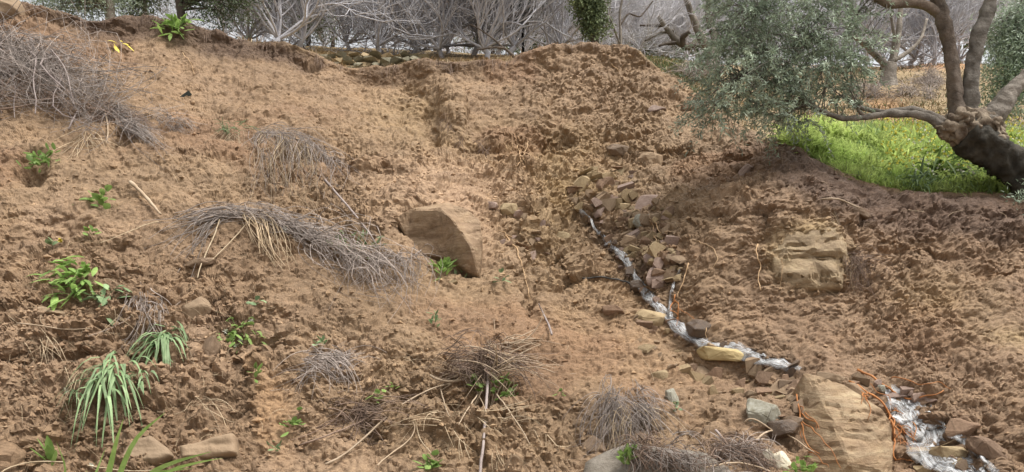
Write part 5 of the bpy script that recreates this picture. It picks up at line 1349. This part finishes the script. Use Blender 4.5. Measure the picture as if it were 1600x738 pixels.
for k, (px, Y) in enumerate(FIG):
    o = figs[k] if k < 4 else copy_tree(figs[k % 4])
    Y = float(RY(Y)); x = (px - 800) / F * Y; o.location = (x, Y, float(h_at(x, Y)))
    o.rotation_euler = (0, 0, k * 2.4); s = (0.9 + 0.3 * ((k * 37) % 10) / 10) * (0.72 if 930 < px < 1180 else 1.0); o.scale = (s, s, s)
    if px in FL: tag(o, FL[px], 'fig tree', 'bare fig trees above the slide')
    else: tag(o, 'bare silver fig tree in the orchard thicket above slide', 'fig tree', 'fig trees of the orchard thicket')
# gnarled pruned tree with dark limbs right of the crest
def limb_tree(name, label, cat, limbs, mat, Y):
    """limbs: (photo polyline, start radius, end radius in photo pixels, part name, dy)"""
    p0 = limbs[0][0][0]; b = at(p0[0], p0[1], Y)
    root = empty(name, (b[0], b[1], min(b[2], float(h_at(b[0], b[1]))))); tag(root, label, cat); ol = np.array(root.location)
    for (pts, r0, r1, pname, dy, mt) in limbs:
        n = 26; ln = smooth_line(np.array(pts, float), n)
        P = np.array([at(x, y, Y + dy * (i / (n - 1))) for i, (x, y) in enumerate(ln)])
        if pname == 'trunk': P[0, 2] = min(P[0, 2], float(h_at(P[0, 0], P[0, 1])) - 0.15); P[1:6] += (P[0] - at(*ln[0], Y)) * np.linspace(0.8, 0.0, 5)[:, None] * 0.5
        R = np.linspace(r0, r1, n) / F * float(RY(Y)) * (1 + (0.6 * np.exp(-np.arange(n) / 3.0) if pname == 'trunk' else 0))
        v, q = tubes(P[None], R[None], 12)
        nn = unit(v - np.repeat(P, 12, axis=0))
        v = v + nn * (np.repeat(R, 12) * 0.35 * (fbm(v, np.array([0.12, 0.12, 0.3]) * max(R.mean() / 0.1, 0.25), 3, int(r0 * 10)) ))[:, None]
        link(pname, make_mesh(pname, v - ol, [q, (np.arange(12) + (n - 1) * 12)[None, :], np.arange(12)[::-1][None, :]], M[mt or mat], True, np.ones((len(v), 3))), root)
    return root
limb_tree('pruned_tree', 'gnarled grey pruned tree with dark twisted limbs behind mossy bank', 'tree', [
    ([(1118, 112), (1112, 92), (1108, 78)], 12, 9, 'trunk', 0, 'bark_grey'),
    ([(1108, 80), (1096, 62), (1084, 30), (1072, 0), (1066, -40)], 7, 3, 'limb', -0.3, 'bark_grey'),
    ([(1110, 84), (1118, 55), (1104, 25), (1108, 0), (1100, -40)], 6, 3, 'limb', 0.3, 'bark_grey'),
    ([(1112, 90), (1130, 72), (1106, 40), (1120, 15), (1145, 5)], 6, 3, 'limb', 0.2, 'bark_dark'),
    ([(1096, 66), (1084, 72), (1068, 74), (1066, 58), (1078, 50)], 7, 3, 'limb', -0.4, 'bark_dark'),
    ([(1066, 70), (1050, 56), (1038, 40), (1028, 26)], 6, 3, 'limb', -0.3, 'bark_grey'),
    ([(1060, 66), (1040, 68), (1030, 72)], 4, 2, 'limb', -0.3, 'bark_dark'),
    ([(1052, 48), (1030, 52), (1008, 64)], 3, 1.5, 'limb', -0.2, 'bark_grey'),
    ([(1044, 40), (1020, 40), (1000, 40)], 3, 1.5, 'limb', -0.1, 'bark_dark')], 'bark_grey', 17.0)
limb_tree('sapling', 'slender forked sapling right of the ivy covered trunk', 'tree', [
    ([(970, 90), (970, 60), (968, 20), (976, -20)], 2.2, 1.6, 'trunk', 0, 'bark_grey'),
    ([(968, 68), (958, 40), (944, 10), (938, -20)], 1.6, 1.0, 'limb', -0.2, 'bark_grey'),
    ([(969, 40), (982, 20), (1000, 28), (1020, 2)], 1.6, 1.0, 'limb', 0.2, 'bark_dark')], 'bark_grey', 15.6)
limb_tree('fig_stump', 'old pale fig stump with splayed limbs on the dry slope', 'tree', [
    ([(1386, 138), (1386, 118), (1390, 100)], 13, 10, 'trunk', 0, 'bark_grey'),
    ([(1386, 104), (1368, 86), (1350, 68), (1335, 56)], 6, 4, 'limb', -0.3, 'bark_grey'),
    ([(1390, 100), (1400, 84), (1404, 50), (1408, 10), (1412, -30)], 5, 3, 'limb', 0.2, 'bark_grey'),
    ([(1392, 98), (1398, 60), (1392, 20)], 3.5, 2, 'limb', -0.2, 'bark_grey'),
    ([(1396, 96), (1424, 78), (1440, 60), (1448, 30)], 3.5, 2, 'limb', 0.3, 'bark_grey')], 'bark_grey', 17.2)
limb_tree('fallen_branch', 'dark bare branch reaching over the crest dip before figs', 'branch', [
    ([(806, 92), (790, 76), (772, 74), (745, 78)], 2.4, 1.2, 'limb', 0.0, 'bark_dark'),
    ([(790, 78), (770, 60), (750, 46), (735, 38)], 1.8, 0.9, 'limb', 0.2, 'bark_dark')], 'bark_dark', 15.4)

def crown_leaves(lobes, n_clumps, per, clump_r, L, W, seed, droop=0.3, shell=0.6):
    """lobes: (centre xyz, radii xyz); leaf clumps spread through their volume"""
    r = np.random.default_rng(seed); vol = np.array([l[1][0] * l[1][1] * l[1][2] for l in lobes]); pr = vol ** 0.8; pr /= pr.sum()
    k = r.choice(len(lobes), n_clumps, p=pr)
    C_ = np.array([l[0] for l in lobes])[k]; Rr = np.array([l[1] for l in lobes])[k]
    u = unit(r.normal(size=(n_clumps, 3))); rad = (shell + (1 - shell) * r.random(n_clumps)) * r.random(n_clumps) ** 0.25
    ctr = C_ + u * Rr * rad[:, None]
    out_dir = unit(u + np.array([0, 0, -droop]))
    A = np.repeat(ctr, per, axis=0) + r.normal(0, 1, (n_clumps * per, 3)) * clump_r * np.array([1, 1, 1.15])
    D = np.repeat(out_dir, per, axis=0) * 0.6 + r.normal(0, 0.7, (n_clumps * per, 3)) + np.array([0, 0, -droop])
    n = len(A)
    V_, q = leaves(A, D, r.uniform(0.7, 1.2, n) * L, r.uniform(0.7, 1.2, n) * W, rng=r)
    c = np.repeat(np.repeat(r.uniform(0.7, 1.3, n_clumps), per) * r.uniform(0.75, 1.3, n), 4)[:, None] * np.ones((1, 3))
    return V_, q, c, ctr
def hanging_shoots(lobes, n_sh, per, length, L, W, seed):
    """leaves strung along drooping shoots: feathery, with gaps between"""
    r = np.random.default_rng(seed); vol = np.array([l[1][0] * l[1][1] * l[1][2] for l in lobes]); pr = vol ** 0.7; pr /= pr.sum()
    k = r.choice(len(lobes), n_sh, p=pr); C_ = np.array([l[0] for l in lobes])[k]; Rr = np.array([l[1] for l in lobes])[k]
    u = unit(r.normal(size=(n_sh, 3))); ctr = C_ + u * Rr * (r.random(n_sh) ** 0.45)[:, None]
    d = unit(u * np.array([0.9, 0.7, 0.3]) + r.normal(0, 0.35, (n_sh, 3)) + np.array([0, 0, 0.05])); ln = r.uniform(*length, n_sh)
    t = np.linspace(0, 1, per)[None, :, None]
    path = ctr[:, None, :] + d[:, None, :] * ln[:, None, None] * t + np.array([0, 0, -1.0]) * (ln[:, None, None] * 0.35) * t ** 2
    A = (path + r.normal(0, 0.012, path.shape)).reshape(-1, 3); n = len(A)
    tang = unit(np.gradient(path, axis=1)).reshape(-1, 3)
    D = tang * 0.7 + r.normal(0, 0.65, (n, 3))
    V_, q = leaves(A, D, r.uniform(0.7, 1.2, n) * L, r.uniform(0.7, 1.2, n) * W, rng=r)
    c = np.repeat(np.repeat(r.uniform(0.6, 1.35, n_sh), per) * r.uniform(0.75, 1.3, n), 4)[:, None] * np.ones((1, 3))
    j = np.linspace(0, per - 1, 5).astype(int)
    return V_, q, c, ctr, path[:, j]
def twig_net(anchors, ctr, r0, r1, seed, n=8):
    """thin branchlets from anchor points to leaf clumps"""
    r = np.random.default_rng(seed); P = []
    anchors = np.array(anchors)
    for c in ctr:
        a = anchors[np.argmin(np.linalg.norm(anchors - c, axis=1) + r.random(len(anchors)) * 0.5)]
        t = np.linspace(0, 1, n)[:, None]
        mid = r.normal(0, 0.12, 3) * np.linalg.norm(c - a)
        p = a + (c - a) * t + np.sin(t * np.pi) * (mid + np.array([0, 0, 0.12]) * np.linalg.norm(c - a)); P.append(p)
    P = np.array(P); return tubes(P, np.linspace(r0, r1, n)[None] * np.ones((len(P), 1)), 4)

# ---- the old olive on the right
OY = 9.15
ol_root_p = ground(*at(1668, 330, OY)[:2])
olive = empty('olive_tree', ol_root_p); tag(olive, 'old leaning olive tree with gnarled burr and silvery crown over the meadow', 'olive tree')
oo = np.array(olive.location)
def olive_part(name, pts, rad, mat, k=28, n=80, rough_=0.24, ys=None, fine=0.20, caps=True, sd=1):
    ln = smooth_line(np.array([(p[0], p[1]) for p in pts], float), n)
    yy = np.interp(np.linspace(0, 1, n), np.linspace(0, 1, len(pts)), ys if ys is not None else [OY] * len(pts))
    P = np.array([at(x, y, Y) for (x, y), Y in zip(ln, yy)])
    R = np.interp(np.linspace(0, 1, n), np.linspace(0, 1, len(rad)), rad) / F * float(RY(OY))
    v, q = tubes(P[None], R[None], k); ax = np.repeat(P, k, axis=0); nn = unit(v - ax)
    ang = np.tile(np.arange(k), n); RR = np.repeat(R, k)
    groove = np.sin(ang * 2 * np.pi / k * 4 + 3 * vnoise(v, 0.35, sd)) * 0.07
    v = v + nn * (RR * (rough_ * fbm(v, 0.16, 3, sd) + groove + fine * vnoise(v, 0.045, sd + 2)))[:, None]
    o = link(name, make_mesh(name, v - oo, [q, (np.arange(k) + (n - 1) * k)[None, :], np.arange(k)[::-1][None, :]], M[mat], True), olive)
    return o, P
ol_trunk, _ = olive_part('trunk', [(1668, 352), (1640, 322), (1608, 285), (1572, 252), (1535, 226), (1505, 208)], [44, 36, 31, 29, 29, 28], 'bark_black', 36, 90, 0.26, sd=3)
burr_pts = [((1480, 198), 17), ((1496, 202), 20), ((1518, 198), 22), ((1544, 200), 20), ((1560, 208), 13), ((1508, 184), 15), ((1532, 182), 14), ((1470, 204), 11), ((1566, 220), 9), ((1500, 188), 11), ((1524, 204), 14), ((1546, 188), 12), ((1512, 212), 14), ((1484, 212), 12), ((1538, 214), 13), ((1556, 192), 10)]
bv = []
for i, ((x, y), r_) in enumerate(burr_pts):
    rr = np.random.default_rng(i); th = np.linspace(0, np.pi, 26)[:, None]; ph = np.linspace(0, 2 * np.pi, 40, endpoint=False)[None, :]
    S = np.stack([np.sin(th) * np.cos(ph), np.sin(th) * np.sin(ph), np.cos(th) * np.ones_like(ph)], axis=-1).reshape(-1, 3)
    c = at(x, y, OY - 0.05 + 0.1 * rr.normal()); X = c + S * r_ / F * float(RY(OY))
    X = X + S * (r_ / F * float(RY(OY)) * (0.8 * fbm(X, 0.10, 4, 5) - 0.5 * sstep(0.14, 0, np.abs(fbm(X, 0.13, 2, 15))) + 0.15 * vnoise(X, 0.035, 6)))[:, None]
    ii = np.arange(26 * 40).reshape(26, 40); jj = np.roll(ii, -1, axis=1)
    bv.append((X - oo, np.stack([ii[:-1], jj[:-1], jj[1:], ii[1:]], axis=-1).reshape(-1, 4)))
v, f = merge(bv); b_ = link('burr', make_mesh('burr', v, f, M['bark_knot'], True), ol_trunk); b_['label'] = 'knotted pale burr at the head of the trunk'
_, L1 = olive_part('limb', [(1497, 196), (1494, 150), (1488, 100), (1482, 60), (1470, 20), (1462, -20), (1440, -90), (1400, -160)], [14, 11, 10, 11, 10, 9, 8, 6], 'bark_brown', sd=7)
_, L1b = olive_part('limb', [(1474, 26), (1452, 10), (1420, 3), (1392, 8), (1380, 2), (1340, -28), (1280, -60), (1220, -70)], [8, 8, 7, 8, 7, 6, 5, 3], 'bark_brown', 12, ys=[OY, OY, OY, OY, OY, OY - 0.1, OY - 0.2, OY - 0.2], sd=9)
_, L2 = olive_part('limb', [(1516, 194), (1516, 150), (1520, 100), (1530, 50), (1546, 10), (1560, -40), (1580, -120)], [14, 13, 11, 11, 9.5, 9, 7], 'bark_grey', sd=11)
_, L3 = olive_part('limb', [(1540, 196), (1556, 176), (1574, 150), (1598, 124), (1640, 98), (1700, 60)], [20, 15, 11, 10, 10, 8], 'bark_grey', sd=13, ys=[OY, OY, OY, OY, OY - .1, OY - .2])
_, L4 = olive_part('limb', [(1478, 200), (1452, 184), (1425, 178), (1390, 177), (1350, 184), (1315, 186), (1285, 174), (1254, 157)], [9, 7, 6, 5.5, 5, 4.5, 3.5, 2.5], 'bark_grey', 10, ys=[OY, OY, OY, OY, OY, OY, OY - .1, OY - .2], sd=15)
_, L5 = olive_part('limb', [(1478, 194), (1455, 180), (1425, 170), (1385, 176), (1358, 172), (1332, 164)], [8, 6, 5, 4.5, 4, 3], 'bark_grey', 10, ys=[OY, OY, OY + .1, OY + .1, OY + .15, OY + .2], sd=17)
olive_part('limb', [(1352, 184), (1340, 172), (1345, 158)], [3.5, 3, 2], 'bark_brown', 8, 14, sd=19)
# hanging silvery shoots on the left of the tree
def lobe(px, py, rx, ry, dY=0.0, rY=0.6, Y=None):
    Y = float(RY((Y or OY) + dY)); s = Y / F
    return (np.array([(px - 800) / F * Y, Y, CAMZ + (HOR - py) / F * Y]), (rx * s, rY, ry * s))
lobes = [lobe(1220, 10, 110, 70), lobe(1190, 80, 95, 70, 0.1), lobe(1165, 150, 75, 58, -0.1, 0.5), lobe(1255, 110, 80, 70, 0.1), lobe(1242, 170, 55, 42, -0.15, 0.4), lobe(1305, 80, 48, 70, 0.2), lobe(1130, 120, 40, 60, 0.1, 0.4),
         lobe(1110, 175, 24, 34, 0, 0.3), lobe(1215, -70, 150, 60), lobe(1320, -40, 80, 50), lobe(1205, 188, 40, 24, -0.1, 0.3), lobe(1150, 40, 40, 50, 0.1, 0.4), lobe(1318, 140, 30, 40, .1, .3)]
v, q, c, ctr, shoots = hanging_shoots([(c_ + np.array([0, 0, 0.06]), r_) for c_, r_ in lobes], 1150, 30, (0.15, 0.34), 0.054, 0.0135, 21)
ol_crown = link('crown', make_mesh('crown', v - oo, q, M['olive'], True, c), olive)
tv, tq = twig_net(np.concatenate([L1b[14:], L4[26:], L5[30:], [at(1180, 20, OY), at(1200, 90, OY), at(1160, 120, OY), at(1260, 60, OY), at(1240, 140, OY)]]), ctr[::3], 0.006, 0.0025, 5)
link('twigs', make_mesh('twigs', tv - oo, tq, M['bark_grey'], True), ol_crown)
tv, tq = tubes(shoots, np.full(shoots.shape[:2], 0.0022), 3); link('shoots', make_mesh('shoots', tv - oo, tq, M['bark_grey'], True), ol_crown)
lobes = [lobe(1480, -110, 150, 60), lobe(1590, -110, 110, 70), lobe(1380, -120, 120, 50)]
v, q, c, ctr2 = crown_leaves(lobes, 300, 30, 0.10, 0.055, 0.0135, 22, droop=0.2)
link('crown', make_mesh('crown', v - oo, q, M['olive'], True, c), olive)
lobes = [lobe(1600, 330, 26, 30, -0.4, 0.25), lobe(1620, 300, 24, 20, -0.4, 0.25)]
sp = empty('olive_shoot', ground(*at(1625, 345, OY - 0.5)[:2])); tag(sp, 'silvery olive shoots sprouting at the base of the old trunk', 'olive shoot'); so = np.array(sp.location)
v, q, c, ct = crown_leaves(lobes, 34, 22, 0.05, 0.06, 0.014, 23, droop=0.1); link('leaves', make_mesh('leaves', v - so, q, M['olive'], True, c * 1.15), sp)
tv, tq = twig_net([so, so + [0.05, 0, 0.1]], ct, 0.006, 0.003, 6); link('stems', make_mesh('stems', tv - so, tq, M['bark_grey'], True), sp)

def leafy_tree(name, label, trunk, lobes, Y, n, per, cr, L, W, mat, seed, bark='bark_dark', rpx=8, group=None, cat='tree', droop=0.2, shell=0.5):
    """trunk: photo polyline (the foot is dropped to the ground)"""
    x0, y0 = trunk[0]; b = at(x0, y0, Y); gz = float(h_at(b[0], b[1]))
    root = empty(name, (b[0], b[1], gz)); tag(root, label, cat, group); ol = np.array(root.location)
    P = np.array([[b[0], b[1], gz - 0.1]] + [at(x, y, Y) for x, y in trunk[1:]]); P = smooth_line(P, 20)
    v, q = tubes(P[None], np.linspace(rpx, rpx * 0.55, 20)[None] / F * float(RY(Y)), 9)
    v = v + 0.02 * np.stack([vnoise(v, 0.15, s) for s in (1, 2, 3)], axis=1)
    tr_ = link('trunk', make_mesh('trunk', v - ol, q, M[bark], True), root)
    lb = [lobe(*l, Y=Y) if len(l) > 4 else lobe(*l, Y=Y, rY=max(l[2], l[3]) * 0.8 * float(RY(Y)) / F) for l in lobes]
    v, q, c, ct = crown_leaves(lb, n, per, cr, L, W, seed, droop, shell)
    link('crown', make_mesh('crown', v - ol, q, M[mat], True, c), root)
    tv, tq = twig_net(P[8:], ct[::4], rpx * 0.25 / F * float(RY(Y)), 0.004, seed); link('branches', make_mesh('branches', tv - ol, tq, M[bark], True), tr_)
    return root
leafy_tree('olive_tree', 'dark leafed olive tree standing on the rim above the green fern', [(284, 40), (284, 20), (278, 0), (280, -50)], [(345, 10, 60, 32), (370, -30, 60, 40), (310, -30, 60, 30), (250, -60, 80, 36), (330, -80, 90, 50)], 14.6, 420, 34, 0.12, 0.06, 0.017, 'olive_dark', 61, rpx=8)
leafy_tree('olive_tree', 'pale olive tree behind the left rim with forked trunk', [(172, 60), (174, 34), (172, 10), (165, -40)], [(115, 4, 60, 34), (150, -20, 70, 40), (95, -30, 70, 40), (70, 8, 20, 16)], 19.0, 380, 32, 0.16, 0.075, 0.022, 'olive', 62, rpx=8, bark='bark_grey')
leafy_tree('olive_tree', 'grey green olive between the pale olive and the rim tree', [(232, 60), (228, 30), (222, -20)], [(215, 14, 26, 26), (210, -20, 50, 30), (240, -30, 30, 30)], 20.0, 240, 30, 0.16, 0.075, 0.022, 'evergreen', 63, rpx=5, bark='bark_grey')
leafy_tree('olive_tree', 'far right silvery olive behind the leaning trunk limbs', [(1640, 200), (1620, 140), (1600, 80), (1600, 0)], [(1580, 110, 44, 70), (1620, 60, 60, 80), (1570, 50, 30, 40), (1570, 160, 26, 24)], 12.6, 480, 34, 0.11, 0.06, 0.016, 'olive', 64, rpx=9, bark='bark_grey')
leafy_tree('ivy_tree', 'slim dark trunk wrapped in ivy on top of the crest', [(932, 80), (928, 50), (922, 20), (916, -20)], [(921, 26, 15, 26), (918, -10, 26, 26), (906, 8, 14, 10), (938, 40, 9, 16), (926, 50, 9, 12), (934, 10, 12, 10)], 15.3, 260, 28, 0.07, 0.05, 0.028, 'evergreen', 65, rpx=6.5, bark='bark_dark')
leafy_tree('olive_tree', 'dull green crown on thin pale stems left of ivy tree', [(818, 92), (817, 40), (815, 0)], [(810, 6, 36, 24), (820, -30, 50, 30), (790, -10, 26, 24)], 17.5, 300, 32, 0.11, 0.06, 0.018, 'olive_dark', 66, rpx=2.6, bark='fig')
leafy_tree('evergreen_bush', 'dark green bush behind the figs left of stone wall', [(482, 80), (482, 50), (484, 20)], [(478, 44, 26, 30), (505, 20, 24, 40), (465, 16, 22, 34), (485, -20, 36, 40)], 20.3, 260, 24, 0.17, 0.07, 0.022, 'evergreen', 67, rpx=5)
for k, (px, py, rx, ry, Y, mat, lab) in enumerate([
        (520, -10, 60, 50, 34, 'evergreen', 'light green tree far behind the figs left'), (770, 30, 60, 40, 36, 'evergreen', 'far green tree behind the figs over crest dip'), (860, 50, 60, 34, 33, 'evergreen', 'yellow green tree beyond the dull olive crown'),
        (1010, 60, 70, 34, 38, 'olive_dark', 'grey green tree beyond the sapling'), (1090, 50, 60, 30, 42, 'olive_dark', 'dark far tree behind the gnarled pruned tree'), (680, 0, 60, 50, 40, 'evergreen', 'far hazy green tree behind the middle figs'),
        (1560, 10, 60, 40, 30, 'evergreen', 'green tree behind the far right olive'), (1440, 20, 70, 34, 38, 'olive_dark', 'dim far tree behind the bare pale fig'), (1170, 40, 80, 40, 36, 'olive_dark', 'dim far tree hidden by the silvery olive crown'), (950, 44, 50, 36, 40, 'evergreen', 'soft green tree beyond the ivy trunk')]):
    leafy_tree('distant_tree', lab, [(px, 110), (px, py + ry * 0.5), (px, py)], [(px, py, rx, ry), (px - rx * 0.5, py + ry * 0.4, rx * 0.6, ry * 0.6), (px + rx * 0.5, py + ry * 0.3, rx * 0.6, ry * 0.6)], Y, 320, 16, 0.35, 0.20, 0.07, mat, 70 + k, rpx=4, group='distant trees beyond the orchard', cat='tree')
# low bare scrub on the dry slope behind the meadow
for k, (px, py, w_, lab) in enumerate([(1350, 150, 20, 'low bare scrub below the old fig stump'), (1430, 150, 30, 'low grey scrub on the dry slope centre'), (1460, 130, 20, 'low grey scrub beside the twin limbs'), (1085, 120, 24, 'low grey scrub on the bank right of the crest')]):
    brush('scrub', lab, 'scrub', [('stems', 'brush', bl([(px - w_, py), (px + w_, py + 4)], [8, 8], 200, (0.2, 0.55), 0.004, -0.9, 0.2, 0.1, 80 + k, curl=0.4, jitter=0.6))])
